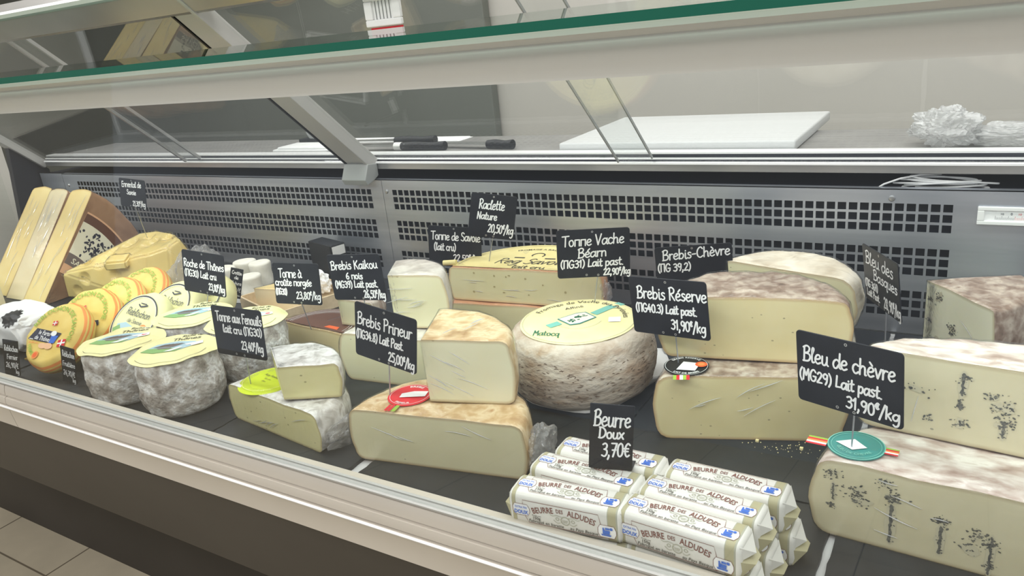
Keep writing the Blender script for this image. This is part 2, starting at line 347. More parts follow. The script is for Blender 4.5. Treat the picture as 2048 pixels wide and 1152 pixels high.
# ------------------------------------------------------------------ hand lettering: a one-stroke marker alphabet (units: x-height 10)
G = {
'a': (9, ["8,8 5,10 2,8 1,4 2.5,.5 5,1 8,6", "8,10 7.8,3 8.5,.5 10,1"]), 'b': (8.5, ["1.5,17 1.5,8 1.5,0", "1.5,6 4,9.5 7,8 7.5,4 5,.3 2,1"]),
'c': (7.5, ["7,8.5 4.5,10 1.8,8 1.2,4 3,.5 5,0 7.5,2"]), 'd': (9, ["7.5,8 5,10 2,8 1,4 2.5,.5 5,.8 7.5,5", "8,17 7.8,8 8,2 9.5,.5"]),
'e': (8, ["1.5,5 5,5.5 7,7.5 5.5,10 3,9.5 1.3,6 1.5,2.5 4,0 7.5,1.8"]), 'g': (9, ["8,8 5,10 2,8 1,4.5 3,1.5 6,2.5 8,7", "8,10 8.2,0 7,-5 4,-6.5 2,-5"]),
'h': (9, ["1.5,17 1.5,8 1.5,0", "1.5,6 4,9.5 6.5,8.5 7,5 7.2,.5 8.5,.5"]), 'i': (4, ["2,10 2,2 3,0 4.2,.8", "2,13.4 2.2,14"]),
'k': (8.5, ["|1.5,17 1.5,0", "|7,10 1.8,4.5", "|3,5.8 7.5,0"]), 'l': (4.5, ["1.5,9 3.5,15 2.7,17 1.6,14 1.6,4 2.5,.3 4.5,1"]),
'm': (9, ["|1.3,0 1.3,10 7.8,10 7.8,0"]), 'n': (8.5, ["1.5,10 1.5,5 1.5,0", "1.5,6.5 4,9.8 6.5,8.5 7,4 7.2,0"]),
'o': (8.5, ["4.5,10 1.8,8.5 1.2,4.5 2.5,.8 4.8,0 7,2 7.3,6 5.8,9.5 4,10"]), 'p': (8.5, ["1.5,10 1.5,2 1.5,-6", "1.5,7 4,10 7,8.5 7.3,4 5,.5 1.8,1.5"]),
'q': (9, ["7.5,8 5,10 2,8 1,4 2.5,.8 5,1 7.5,5", "7.8,10 7.8,2 7.8,-6 9.2,-4.5"]), 'r': (6.5, ["1.5,10 1.7,5 1.7,0", "1.7,6 3.5,9.5 6.2,9.3"]),
's': (7, ["6,9 4,10 2,8.5 3,6 5.5,4.5 6,2 4,0 1.2,1"]), 't': (6.5, ["3,16 2.8,9 2.8,3 4,.2 6.2,1.2", "|.8,10.2 5.8,10.8"]),
'u': (8.5, ["1.5,10 1.5,3 3,.3 5.5,1.2 7,5", "7,10 7,6 7,2 8.5,.3"]), 'v': (7.5, ["|1,10 3.8,0 7,10.3"]), 'x': (7.5, ["|1,10 7,0", "|7,10 1,0"]),
'B': (10, ["|2.2,16.5 2,0", "1,15.5 5,17.8 8.3,15.5 7,11 3,9.2", "3,9.2 8,8.5 9.3,4.5 7,.8 1,0"]), 'C': (10, ["9,14.5 6.5,17.5 3,15 1.3,9 2.5,2.5 6,0 9.5,2.5"]),
'D': (11, ["|2,17 2,0", "1,17.3 6,16.5 9.8,11 9,4 5,0 1,.2"]), 'E': (9, ["|8,17 1.8,17 1.8,0 8.2,0", "|1.8,9 6.8,9.3"]),
'F': (8.5, ["|8.3,17 1.8,17 1.8,0", "|1.8,9 6.5,9.3"]), 'G': (11, ["9.3,14 6.5,17.3 3,15 1.2,8.5 3,1.5 6.5,0 9.3,3 9.4,7", "|5.8,7.5 10,7.5"]),
'H': (10, ["|1.8,17 1.6,0", "|8.3,17 8.3,0", "|1.7,8.7 8.3,9"]), 'K': (10, ["|1.8,17 1.8,0", "|8.5,17 2,8", "|3.8,10 9,0"]), 'L': (8.5, ["|2.4,17 1.5,.7 8,1.2"]),
'M': (11, ["|1.2,0 2,17 5.5,7 8.8,17 9.8,0"]), 'W': (10, ["|1.5,0 1.5,16.8 8.3,16.8 8.3,0"]), 'N': (10, ["|1.6,0 1.8,17 8,0 8.3,17"]),
'P': (9.5, ["|2,17 2,0", "1,16.5 5,17.8 8.3,15 7.5,10.5 2.2,8.5"]), 'R': (10, ["|2,17 2,0", "1,16.5 5,17.8 8.3,15 7.5,10.5 2.5,8.8", "|3.5,8.8 9,0"]),
'S': (9, ["8.2,15 5.5,17.5 2.5,15.5 3,11 7,8 8,4 5.5,0 1,2"]), 'T': (10, ["|.5,16.8 10.5,17.3", "|5.5,17 5.2,0"]), 'V': (10, ["|1,17 4.8,0 9.3,17.5"]),
'0': (9, ["4.8,16 2,13.5 1.2,8 2.3,2 4.8,0 7.4,2.5 8,8 7,14 4.5,16"]), '1': (6, ["|.8,11.5 3.8,16 3.6,0"]), '2': (9, ["1.5,13 4,16 7.2,14 6.5,9.5 1.2,.5", "|1.2,.4 8.3,.8"]),
'3': (8.5, ["1.5,14.5 4.5,16 7,13.5 6,9.8 3.5,8.8", "3.5,8.8 7,7.5 7.5,3.5 4.8,.2 1,1.5"]), '4': (9, ["|5,16 1,5.5 8.3,5.8", "|6.3,10 6,0"]),
'5': (8.5, ["|7.5,16 2.5,16 2,9.5", "2,9.5 5,10 7.6,7 6.8,2 4,0 1,1.5"]), '6': (9, ["6.5,16 2.8,11.5 1.3,5 3,.5 6,.5 7.6,4 6,7.8 3,7 1.6,4.5"]),
'7': (8.5, ["|1,16 7.8,16 3.8,0", "|2.5,8 7,8.2"]), '8': (9, ["7,14 4.5,16 2,13.5 3.5,9.5 7,6 7,1.8 4.5,0 1.8,2.5 2.5,6.5 6.5,11 7,14"]),
'9': (9, ["7.3,13.5 4.5,16 1.8,13.5 1.8,10 4.5,8 7.3,11 7.4,14", "7.5,14.5 7,5 5,0"]), '€': (9, ["8.2,14 5.5,16 2.8,12.5 2.4,8 3,3 5.5,0 8.3,2", "|.8,9.8 6.5,9.8", "|.8,6.5 6.2,6.5"]),
',': (4, ["2,1.5 2.2,0 1,-3.5"]), '.': (4, ["1.8,.6 2.3,.4"]), '(': (5.5, ["4.5,18 1.8,12 1.8,4 4.3,-2"]), ')': (5.5, ["1,18 3.8,12 3.8,4 1.2,-2"]),
'/': (7, ["|6.5,18.5 .5,-3"]), '-': (7, ["|1,6.5 6,6.8"]), ' ': (5, []), "'": (3, ["|2,17 1.5,13.5"]),
}
def _p(s):
    return [tuple(float(q) for q in a.split(',')) for a in s.lstrip('|').split()]
GL = {k: (a, [(st.startswith('|'), _p(st)) for st in ss]) for k, (a, ss) in G.items()}
def _acc(base, st): return (GL[base][0], GL[base][1] + [(True, _p(st))])
GL['é'] = _acc('e', "4.6,12.3 7.2,15.5"); GL['è'] = _acc('e', "2.8,15.5 5.4,12.3"); GL['à'] = _acc('a', "3,15.5 5.6,12.3")
GL['ô'] = _acc('o', "2.3,12 4.6,15 7,12"); GL['û'] = _acc('u', "2,12 4.3,15 6.6,12")
GL['^'] = (5.5, [(a, [(x * .55, y * .5 + 9.5) for x, y in p]) for a, p in GL['€'][1]])     # small raised euro sign

def smooth_pts(p, n=5):
    if len(p) < 3: return p
    out = []
    for i in range(len(p) - 1):
        a = p[max(i - 1, 0)]; b = p[i]; c = p[i + 1]; d = p[min(i + 2, len(p) - 1)]
        for k in range(n):
            t = k / n
            out.append(tuple(0.5 * (2 * b[j] + (c[j] - a[j]) * t + (2 * a[j] - 5 * b[j] + 4 * c[j] - d[j]) * t * t + (3 * b[j] - a[j] - 3 * c[j] + d[j]) * t ** 3) for j in (0, 1)))
    out.append(p[-1])
    return out

class Flat:
    """flat printed shapes in a local plane; built as one mesh through a frame matrix"""
    def __init__(s): s.v = []; s.f = []; s.m = []
    def zs(s):
        out = []; k = 0
        for i in range(len(s.v)):
            while k < len(s.m) and s.m[k] <= i: k += 1
            out.append((k % 24) * 1.3e-5)
        return out
    def poly(s, pts):
        s.m.append(len(s.v)); b = len(s.v); s.v += list(pts); s.f.append(tuple(range(b, b + len(pts)))); return s
    def ribbon(s, pts, w, cap=True, closed=False):
        q = [Vector(p) for p in pts]
        if closed: q = q + [q[0], q[1]]
        s.m.append(len(s.v)); n = len(q); b = len(s.v); k = 0
        for i in range(n):
            if closed and i == n - 1: break
            d = q[min(i + 1, n - 1)] - q[max(i - 1, 0)]
            if closed and i == 0: d = q[1] - q[n - 3]
            if d.length < 1e-9: d = Vector((1, 0))
            d.normalize(); nn = Vector((-d.y, d.x)) * (w / 2)
            s.v += [tuple(q[i] + nn), tuple(q[i] - nn)]; k += 1
        for i in range(k - 1): s.f.append((b + 2 * i, b + 2 * i + 1, b + 2 * i + 3, b + 2 * i + 2))
        if cap and not closed:
            for e in (0, n - 1):
                s.m.append(len(s.v)); c = len(s.v); s.v += [(q[e].x + w / 2 * cos(2 * pi * j / 8), q[e].y + w / 2 * sin(2 * pi * j / 8)) for j in range(8)]
                s.f.append(tuple(range(c, c + 8)))
        return s
    def disc(s, c, rx, ry=None, n=32, rot=0.0):
        ry = ry or rx
        return s.poly([(c[0] + rx * cos(t) * cos(rot) - ry * sin(t) * sin(rot), c[1] + rx * cos(t) * sin(rot) + ry * sin(t) * cos(rot)) for t in [2 * pi * j / n for j in range(n)]])
    def ringline(s, c, r, w, a0=0.0, a1=2 * pi, n=48):
        full = abs(a1 - a0 - 2 * pi) < 1e-6
        pts = [(c[0] + r * cos(a0 + (a1 - a0) * j / n), c[1] + r * sin(a0 + (a1 - a0) * j / n)) for j in range(n if full else n + 1)]
        return s.ribbon(pts, w, False, full)
    def rect(s, x0, x1, y0, y1): return s.poly([(x0, y0), (x1, y0), (x1, y1), (x0, y1)])
    def hand(s, text, x0, x1, yb, cap, w, rise=0.0, slant=0.06, jit=0.0):
        """handwritten line fitted between x0 and x1, capitals `cap` high, stroke width w"""
        sc = cap / 17.0; tot = sum(GL[c][0] for c in text); kx = (x1 - x0) / tot; x = 0.0
        for c in text:
            adv, ss = GL[c]; dy = R.uniform(-jit, jit)
            for straight, p in ss:
                pts = p if straight else smooth_pts(p, 4)
                q = [(x0 + (x + a) * kx + b * sc * slant, yb + b * sc + dy + rise * (x + a) / tot) for a, b in pts]
                if straight:
                    for a, b in zip(q, q[1:]): s.ribbon([a, b], w)
                else: s.ribbon(q, w)
            x += adv
        return s
    def type(s, text, x, y, size, rot=0.0, bold=0.0, sx=1.0, align='C', arc=None, shear=0.0, arcdir=1):
        """printed text; arc=(cx,cy,radius,mid-angle) bends it round a circle"""
        vs_, fs, wd, mn = text_data(text, bold)
        b = len(s.v)
        for vx, vy in vs_:
            u = (vx - (mn + wd / 2 if align == 'C' else mn)) * size * sx; q = vy * size; u += q * shear
            if arc:
                cx, cy, ra, am = arc
                if arcdir > 0: an = am - u / ra; s.v.append((cx + (ra + q) * cos(an), cy + (ra + q) * sin(an)))
                else: an = am + u / ra; s.v.append((cx + (ra - q) * cos(an), cy + (ra - q) * sin(an)))
            else:
                s.v.append((x + u * cos(rot) - q * sin(rot), y + u * sin(rot) + q * cos(rot)))
        s.f += [tuple(i + b for i in f) for f in fs]
        return s
    def build(s, name, m_, frame, z, parent, label=None, th=0.0, fn=None):
        vs_ = [(x, y, z + d) for (x, y), d in zip(s.v, s.zs())]; fs = list(s.f)
        if th:
            n = len(vs_); vs_ += [(x, y, z - th) for x, y in s.v]
            for f in s.f:
                fs.append(tuple(n + i for i in reversed(f)))
                for i in range(len(f)): fs.append((f[i], f[(i + 1) % len(f)], n + f[(i + 1) % len(f)], n + f[i]))
        if fn: vs_ = [fn(Vector(v)) for v in vs_]
        return pydata(name, [frame @ Vector(v) for v in vs_], fs, m_, parent, label)

_TC = {}
def text_data(text, bold):
    key = (text, bold)
    if key not in _TC:
        cu = bpy.data.curves.new('lettering', 'FONT'); cu.body = text; cu.size = 1.0; cu.offset = bold; cu.resolution_u = 2; cu.fill_mode = 'BOTH'
        ob = bpy.data.objects.new('lettering', cu)
        me = bpy.data.meshes.new_from_object(ob)
        vs_ = [(v.co.x, v.co.y) for v in me.vertices]; fs = [tuple(p.vertices) for p in me.polygons]
        bpy.data.objects.remove(ob); bpy.data.curves.remove(cu); bpy.data.meshes.remove(me)
        mn = min(v[0] for v in vs_); mxx = max(v[0] for v in vs_)
        _TC[key] = (vs_, fs, mxx - mn, mn)
    return _TC[key]

FRONT = Matrix(((1, 0, 0, 0), (0, 0, -1, 0), (0, 1, 0, 0), (0, 0, 0, 1)))      # plane x,y -> x,z facing -y
def T(x, y, z): return Matrix.Translation((x, y, z))
def RX(a): return Matrix.Rotation(radians(a), 4, 'X')
def RY(a): return Matrix.Rotation(radians(a), 4, 'Y')
def RZ(a): return Matrix.Rotation(radians(a), 4, 'Z')

# ------------------------------------------------------------------ the shop around the counter
def tile_mat():
    mt = mat('beige floor tiles', C(178, 165, 142), 0.45)
    nt = mt.node_tree; N = nt.nodes; L = nt.links; b = N['Principled BSDF']
    tc = N.new('ShaderNodeTexCoord'); mp = N.new('ShaderNodeMapping'); mp.inputs['Location'].default_value = (2.26, 0.40, 0)
    L.new(tc.outputs['Object'], mp.inputs['Vector'])
    br = N.new('ShaderNodeTexBrick'); br.offset = 0.0; br.inputs['Scale'].default_value = 1.0
    br.inputs['Brick Width'].default_value = 0.4; br.inputs['Row Height'].default_value = 0.4; br.inputs['Mortar Size'].default_value = 0.003
    br.inputs['Color1'].default_value = C(216, 203, 178); br.inputs['Color2'].default_value = C(208, 196, 171); br.inputs['Mortar'].default_value = C(128, 116, 98)
    L.new(mp.outputs[0], br.inputs['Vector'])
    n = N.new('ShaderNodeTexNoise'); n.inputs['Scale'].default_value = 9; n.inputs['Detail'].default_value = 8
    L.new(tc.outputs['Object'], n.inputs['Vector'])
    mx = N.new('ShaderNodeMix'); mx.data_type = 'RGBA'; mx.blend_type = 'MULTIPLY'; mx.inputs['Factor'].default_value = 0.25
    L.new(br.outputs[0], mx.inputs['A']); L.new(n.outputs['Fac'], mx.inputs['B']); L.new(mx.outputs['Result'], b.inputs['Base Color'])
    return mt
M['tile'] = tile_mat()
structure(MB().box(-6.4, 2.5, -2.6, 2.72, -0.06, 0).build('floor', M['tile']))
structure(MB().box(-6.4, 2.5, 2.62, 2.72, 0, 2.85).build('wall_back', M['wall']))
structure(MB().box(-6.5, -6.4, -2.6, 2.72, 0, 2.85).build('wall_left', M['wall']))
structure(MB().box(-6.5, 2.5, -2.6, 2.72, 2.85, 2.9).build('ceiling', M['ceiling']))
o = MB().box(-6.35, -1.66, 2.57, 2.615, 0.0, 2.3).build('cold_room_door', M['wall_dark'], None, None, None, 0.004)
o['label'] = 'wide dark grey panel door on the wall behind the worktop'; o['category'] = 'door'
structure(MB().box(-3.5, -3.15, 0.98, 1.47, 0, 2.85).build('column_left', M['wall']))
# wire shelf high on the back wall, upper left of the picture
ws = thing('wire_shelf', 'grey wire shelf fixed high on the back wall', 'shelf', (-3.4, 2.4, 0.98))
mb = MB()
for i in range(9):
    mb.tube([(-0.75, -0.16 + i * 0.04, 0.0), (1.0, -0.16 + i * 0.04, 0.0)], 0.003, 6)
mb.build('shelf_wires', M['alu'], ws, None, 0.8)
for zz in (0.0, 0.05): MB().tube([(-0.75, -0.17, zz), (1.0, -0.17, zz)], 0.006, 8).build('front_bar', M['alu'], ws, None, 0.8)
for xx in (-0.6, 0.1, 0.8):
    MB().tube([(xx, -0.17, 0.05), (xx, -0.17, -0.005), (xx, 0.16, -0.005)], 0.004, 6).build('crossbar', M['alu'], ws, None, 0.8)

# ------------------------------------------------------------------ the refrigerated counter
XL, XR = -2.86, 0.45
counter = thing('display_counter', 'refrigerated glass serve-over counter holding the cheeses', 'counter', (-1.2, 1.05, -0.8))
OFF = Vector((1.2, -1.05, 0.8))
def cpart(name, mb, mats, label=None, smooth=None, bevel=0.0, parent=None, seg=2):
    if parent is None: mb.v = [tuple(Vector(v) + OFF) for v in mb.v]; parent = counter
    else: mb.v = [tuple(Vector(v) + OFF) for v in mb.v]
    return mb.build(name, mats, parent, label, smooth, bevel, seg)
# front bumper rail in two lengths, joint at x = -1.755
RSH = lambda P: [(y - 0.0660, z * 0.93 + 0.0595) for y, z in P]       # the rail stands 6 cm above the deck
RP = [(0.668, -0.002), (0.664, 0.001), (0.658, 0.000), (0.653, -0.008), (0.6505, -0.018), (0.650, -0.0255), (0.6525, -0.027), (0.6525, -0.029), (0.648, -0.030), (0.646, -0.040), (0.6465, -0.0445), (0.650, -0.0455), (0.650, -0.047), (0.645, -0.0475), (0.6435, -0.050), (0.645, -0.0535), (0.648, -0.058), (0.652, -0.100), (0.662, -0.104), (0.69, -0.104), (0.69, -0.01)]
RP = RSH(RP)
XJ = -1.53
for a, b in ((XL, XJ - 0.001), (XJ + 0.001, XR)):
    cpart('front_rail', MB().prism(RP, a, b), M['rail'], None, 0.6)
cpart('rail_bead', MB().prism(RSH([(0.6445, -0.0475), (0.6425, -0.0500), (0.6445, -0.0535), (0.648, -0.0535), (0.648, -0.0475)]), XL, XR), M['bead'], None, 0.6)
cpart('glass_channel', MB().prism(RSH([(0.650, 0.0005), (0.650, 0.003), (0.6535, 0.003), (0.6535, 0.001), (0.663, 0.001), (0.663, 0.003), (0.667, 0.003), (0.667, 0.0005)]), XL, XR), M['alu_dull'])
cpart('front_panel', MB().prism([(0.600, -0.036), (0.70, -0.304), (0.73, -0.304), (0.73, -0.036)], XL, XR), M['panel_dark'])
cpart('plinth', MB().box(XL + 0.05, XR, 0.937, 1.45, -0.8, -0.28), M['panel_dark'])
cpart('cabinet_floor', MB().box(XL, XR, 0.70, 1.7, -0.304, -0.27), M['panel_dark'])
cpart('deck', MB().box(XL, XR, 0.604, 1.44, -0.03, -0.006), M['tray'])
# rear air panels: perforated sheets
def perforated(x0, x1, hx, ncol, name):
    P = 0.0182; W = 0.0140; rows = [0.2365, 0.2187, 0.2009, 0.1585, 0.1407, 0.1229, 0.0800, 0.0622, 0.0444]; HH = 0.0134
    xs = [x0]
    for i in range(ncol): xs += [hx + i * P, hx + i * P + W]
    xs.append(x1); zs = [0.262]
    for r in rows: zs += [r, r - HH]
    zs.append(0.0)
    y0, y1 = 1.416, 1.4175; v = []; f = []
    nx = len(xs)
    for y in (y0, y1):
        for z in zs:
            for x in xs: v.append((x, y, z))
    n1 = nx * len(zs)
    def hole(i, j): return 0 <= i < nx - 1 and 0 <= j < len(zs) - 1 and i % 2 == 1 and j % 2 == 1
    for j in range(len(zs) - 1):
        for i in range(nx - 1):
            a = j * nx + i; q = (a, a + nx, a + nx + 1, a + 1)
            if hole(i, j):
                for k in range(4):
                    s, t = q[k], q[(k + 1) % 4]; f.append((s, n1 + s, n1 + t, t))
            else:
                f.append(q); f.append(tuple(n1 + e for e in reversed(q)))
    mb = MB().add(v, f)
    mb.box(x0, x1, 1.416, 1.430, 0.260, 0.262)
    return cpart(name, mb, M['steel'])
pl = perforated(-2.69, -1.2655, -2.610, 72, 'perforated_panel')
pr = perforated(-1.2645, XR, -1.235, 66, 'perforated_panel')
cpart('blank_panel', MB().box(XL + 0.03, -2.692, 1.416, 1.4175, 0.0, 0.262), M['steel'])
for x, z, pa in ((-1.265 + 0.012, 0.232, pr), (-2.665, 0.222, pl), (-0.13, 0.245, pr)):
    mb = MB().lathe([(0, 0.0035), (0.004, 0.0028), (0.0055, 0.0005), (0.0055, -0.001)], 14, 0, T(x, 1.416, z) @ RX(90))
    cpart('screw', mb, M['alu'], None, 0.6, 0, pa)
cpart('air_duct', MB().box(XL, XR, 1.462, 1.47, -0.006, 0.255).box(XL, XR, 1.43, 1.70, 0.248, 0.2535).box(XL, XR, 1.69, 1.70, 0.25, 0.30), M['dark_blue'])
# sill: aluminium track for the rear doors, and the worktop behind it
mb = MB().prism([(1.434, 0.284), (1.430, 0.2855), (1.430, 0.2995), (1.436, 0.3005), (1.468, 0.3005), (1.468, 0.284)], -2.80, XR, 0)
mb.prism([(1.4265, 0.2995), (1.4265, 0.3028), (1.436, 0.3034), (1.436, 0.2992)], -2.80, XR, 1)
mb.prism([(1.438, 0.3026), (1.438, 0.3085), (1.468, 0.3085), (1.468, 0.3026)], -2.80, XR, 2)
mb.prism([(1.4335, 0.3080), (1.4335, 0.3104), (1.440, 0.3108), (1.440, 0.3076)], -2.80, XR, 1)
mb.prism([(1.444, 0.3100), (1.444, 0.3185), (1.468, 0.3185), (1.468, 0.3100)], -2.80, XR, 2)
mb.prism([(1.440, 0.3176), (1.440, 0.3208), (1.470, 0.3208), (1.470, 0.3176)], -2.80, XR, 1)
cpart('door_track', mb, [M['alu'], M['bead'], M['dark_blue']])
cpart('worktop', MB().box(-2.80, XR, 1.470, 1.705, 0.290, 0.3145), M['worktop'])
# inclined pillar and end arm carrying the top (lean 47 degrees forward)
DV = Vector((0, -0.731, 0.682)); NV = Vector((0, 0.682, 0.731))       # up the slope, outward (up/back)
def slope(s, x=0.0, off=0.0):
    p = Vector((x, 1.43, 0.30)) + DV * s + NV * off
    return p
def slopebar(mb, x0, x1, s0, s1, o0, o1, k=0):
    pts = [slope(s, x, o_) for s in (s0, s1) for o_ in (o0, o1) for x in (x0, x1)]
    return mb.add(pts, [(0, 2, 3, 1), (4, 5, 7, 6), (0, 1, 5, 4), (2, 6, 7, 3), (0, 4, 6, 2), (1, 3, 7, 5)], k)
mb = MB(); slopebar(mb, -1.355, -1.292, -0.02, 0.70, -0.016, 0.012); slopebar(mb, -1.368, -1.355, 0.0, 0.70, -0.010, 0.012); slopebar(mb, -1.292, -1.283, 0.0, 0.70, -0.022, 0.012)
pil = cpart('inclined_pillar', mb, M['alu_dull'], None, None, 0.0012)
mb = MB(); slopebar(mb, -1.3625, -1.3575, 0.0, 0.70, -0.0175, -0.0102)
cpart('gasket', mb, M['black'], None, None, 0, pil)
mb = MB().prism([(1.428, 0.300), (1.395, 0.304), (1.376, 0.268), (1.384, 0.254), (1.412, 0.262), (1.428, 0.270)], -1.358, -1.280)
cpart('foot_bracket', mb, M['grey_plastic'], None, None, 0.002, pil)
mb = MB().lathe([(0, 0.003), (0.005, 0.0022), (0.006, 0), (0.006, -0.002)], 14, 0, T(-1.322, 1.408, 0.306) @ RX(45))
cpart('screw', mb, M['black'], None, 0.6, 0, pil)
mb = MB(); slopebar(mb, -2.862, -2.82, -0.02, 0.70, -0.012, 0.012)
cpart('end_arm', mb, M['alu_dull'], None, None, 0.0012)
mb = MB().prism([slope(0.56, 0, -0.016).yz, slope(0.57, 0, -0.020).yz, slope(0.625, 0, -0.020).yz, slope(0.635, 0, -0.014).yz, slope(0.635, 0, 0.02).yz, slope(0.56, 0, 0.02).yz], XL, XR)
cpart('top_rail', mb, M['alu'], None, None, 0.002)
mb = MB().prism([slope(0.632, 0, -0.014).yz, slope(0.632, 0, -0.022).yz, slope(0.642, 0, -0.022).yz, slope(0.642, 0, -0.014).yz], XL, XR)
cpart('top_rail_lip', mb, M['bead'])
# sliding rear doors in the slope plane
def door(x0, x1, off, prof_l=None, prof_r=None):
    mb = MB(); slopebar(mb, x0, x1, 0.012, 0.575, off, off + 0.005)
    d = cpart('sliding_door', mb, M['glass'])
    for x in (prof_l, prof_r):
        if x is not None:
            m2 = MB(); slopebar(m2, x - 0.004, x + 0.004, 0.012, 0.575, off - 0.0015, off + 0.0065); cpart('edge_profile', m2, M['alu'], None, None, 0, d)
    return d
door(-2.82, -1.945, 0.004, None, -1.949); door(-2.012, -1.368, -0.005, -2.008, None)
d3 = door(-1.283, -0.562, 0.004); d4 = door(-0.632, XR, -0.005)
for d, x, off in ((d3, -0.562, 0.004), (d4, -0.632, -0.005)):
    m2 = MB(); slopebar(m2, x - 0.0012, x + 0.0012, 0.012, 0.575, off - 0.0002, off + 0.0052); cpart('pane_edge', m2, M['grey_plastic'], None, None, 0, d)
# left end: dark post and end glass
mb = MB()
yz = [(1.455, -0.006), (1.30, -0.006), (1.345, 0.372), (1.435, 0.288), (1.455, 0.27)]
mb.prism(yz, -2.86, -2.835)
cpart('end_post', mb, M['dark_blue'])
cpart('end_glass', MB().box(-2.852, -2.846, 0.668, 1.30, 0.0, 0.575), M['glass'])
# front glass, top glass and the canopy profile with its lamp
cpart('front_glass', MB().add([(x, y + d, z) for z, y in ((0.061, 0.5890), (0.585, 0.6585)) for d in (0, 0.006) for x in (XL, XR)], [(0, 2, 3, 1), (4, 5, 7, 6), (0, 1, 5, 4), (2, 6, 7, 3), (0, 4, 6, 2), (1, 3, 7, 5)]), M['glass'])
TZ = lambda y: 0.5955 + (y - 0.655) * 0.036
v = [(x, y, z) for x in (XL, XR) for y, z in ((0.655, TZ(0.655) - 0.0092), (0.655, TZ(0.655)), (0.93, TZ(0.93)), (0.93, TZ(0.93) - 0.0092))]
mb = MB().add(v, [(0, 4, 5, 1)], 1).add(v, [(1, 5, 6, 2), (3, 2, 6, 7), (0, 3, 7, 4), (0, 1, 2, 3), (4, 7, 6, 5)], 0)
cpart('top_glass', mb, [M['glass_top'], M['glass_edge']])
cpart('canopy_profile', MB().prism([(0.676, 0.587), (0.676, 0.580), (0.682, 0.577), (0.686, 0.574), (0.684, 0.569), (0.686, 0.560), (0.690, 0.550), (0.696, 0.5405), (0.6965, 0.537), (0.702, 0.5365), (0.705, 0.545), (0.715, 0.552), (0.800, 0.560), (0.815, 0.580), (0.815, 0.590)], XL, XR), M['white_lam'], None, 0.7)
# slates lying on the deck
def slate(x0, x1, y0, y1, label, chip=False):
    pts = []
    def edge(a, b):
        n = max(3, int((Vector(b) - Vector(a)).length / 0.012))
        for i in range(n):
            t = i / n; pts.append((a[0] + (b[0] - a[0]) * t + R.uniform(-.0011, .0011), a[1] + (b[1] - a[1]) * t + R.uniform(-.0011, .0011)))
    cs = [(x0, y0), (x1, y0), (x1, y1), (x0, y1)]
    if chip: cs = [(x0 + 0.03, y0), (x1, y0), (x1, y1), (x0, y1), (x0, y0 + 0.055), (x0 + 0.008, y0 + 0.02)]
    for i in range(len(cs)): edge(cs[i], cs[(i + 1) % len(cs)])
    cx, cy = (x0 + x1) / 2, (y0 + y1) / 2; n = len(pts)
    v = [(x - cx, y - cy, 0.0) for x, y in pts] + [(x - cx, y - cy, 0.006) for x, y in pts]
    f = [tuple(range(n - 1, -1, -1)), tuple(range(n, 2 * n))] + [(i, (i + 1) % n, n + (i + 1) % n, n + i) for i in range(n)]
    o = pydata('slate_tray', v, f, M['slate']); o.location = (cx, cy, Z0 - 0.006)
    o['label'] = label; o['category'] = 'slate'; o['group'] = 'slate trays on the counter deck'
Y0, Y1, YM = 0.618, 1.408, 0.846
slate(-2.80, -2.43, Y0, Y1, 'dark slate at the far left end under the leftmost leaning wedges')
slate(-2.425, -2.07, Y0, Y1, 'dark slate under the white wrapped pack with the black star')
slate(-2.065, -1.745, Y0, Y1, 'dark slate under the big holey cheese chunk')
slate(-1.735, -1.435, Y0, Y1, 'dark slate under the orange-lettered yellow paper cheeses')
slate(-1.415, -1.072, Y0, Y1, 'dark slate under the grey mouldy cylinder cheeses')
slate(-1.068, -0.765, Y0, Y1, 'dark slate under the cheese with the lime label')
slate(-0.743, -0.432, Y0, YM - .002, 'dark slate with chipped corner at the front below the red-labelled half wheel', True)
slate(-0.743, -0.432, YM + .002, Y1, 'dark slate under the whole wheel on white paper')
slate(-0.429, -0.118, Y0, YM - .002, 'dark slate carrying the white butter packs')
slate(-0.429, -0.118, YM + .002, Y1, 'dark slate with cheese crumbs below the half wheel with the black oval label')
slate(-0.110, 0.20, Y0, YM - .002, 'dark slate right of the white gap at the bottom right')
slate(-0.110, 0.20, YM + .002, Y1, 'dark slate behind the blue-veined half wheels at the right')
slate(0.204, 0.445, Y0, Y1, 'dark slate at the right end beyond the blue-veined wheels')

# ------------------------------------------------------------------ cheese builders
def rind_profile(R_, H, c, bulge):
    p = [(0.0, 0.0), (R_ * 0.35, 0.0), (R_ * 0.7, 0.0)]
    for i in range(5): a = -pi / 2 + i * pi / 8; p.append((R_ - c + c * cos(a), c + c * sin(a)))
    k = 5
    for i in range(1, k): t = i / k; p.append((R_ + bulge * sin(pi * t), c + (H - 2 * c) * t))
    for i in range(5): a = i * pi / 8; p.append((R_ - c + c * cos(a), H - c + c * sin(a)))
    p += [(R_ * 0.7, H), (R_ * 0.35, H), (0.0, H)]
    return p

def film_shell(parent, parts, push=0.0012, amp=0.0012, sc=45, m_='film', seed=1.0, mtx=None, name='cling_film'):
    bm = bmesh.new()
    for o in parts: bm.from_mesh(o.data)
    bmesh.ops.remove_doubles(bm, verts=bm.verts, dist=0.0002)
    bmesh.ops.triangulate(bm, faces=[f for f in bm.faces if len(f.verts) > 6])
    bm.normal_update()
    for v in bm.verts:
        n = v.normal.copy(); q = push + amp * (0.6 + nz(v.co, sc, seed))
        v.co += n * q
        if mtx is None and v.co.z < 0.0004: v.co.z = 0.0004
    me = bpy.data.meshes.new(name); bm.to_mesh(me); bm.free()
    return link(name, me, M[m_], parent, 'clear cling film wrap', 2.0)

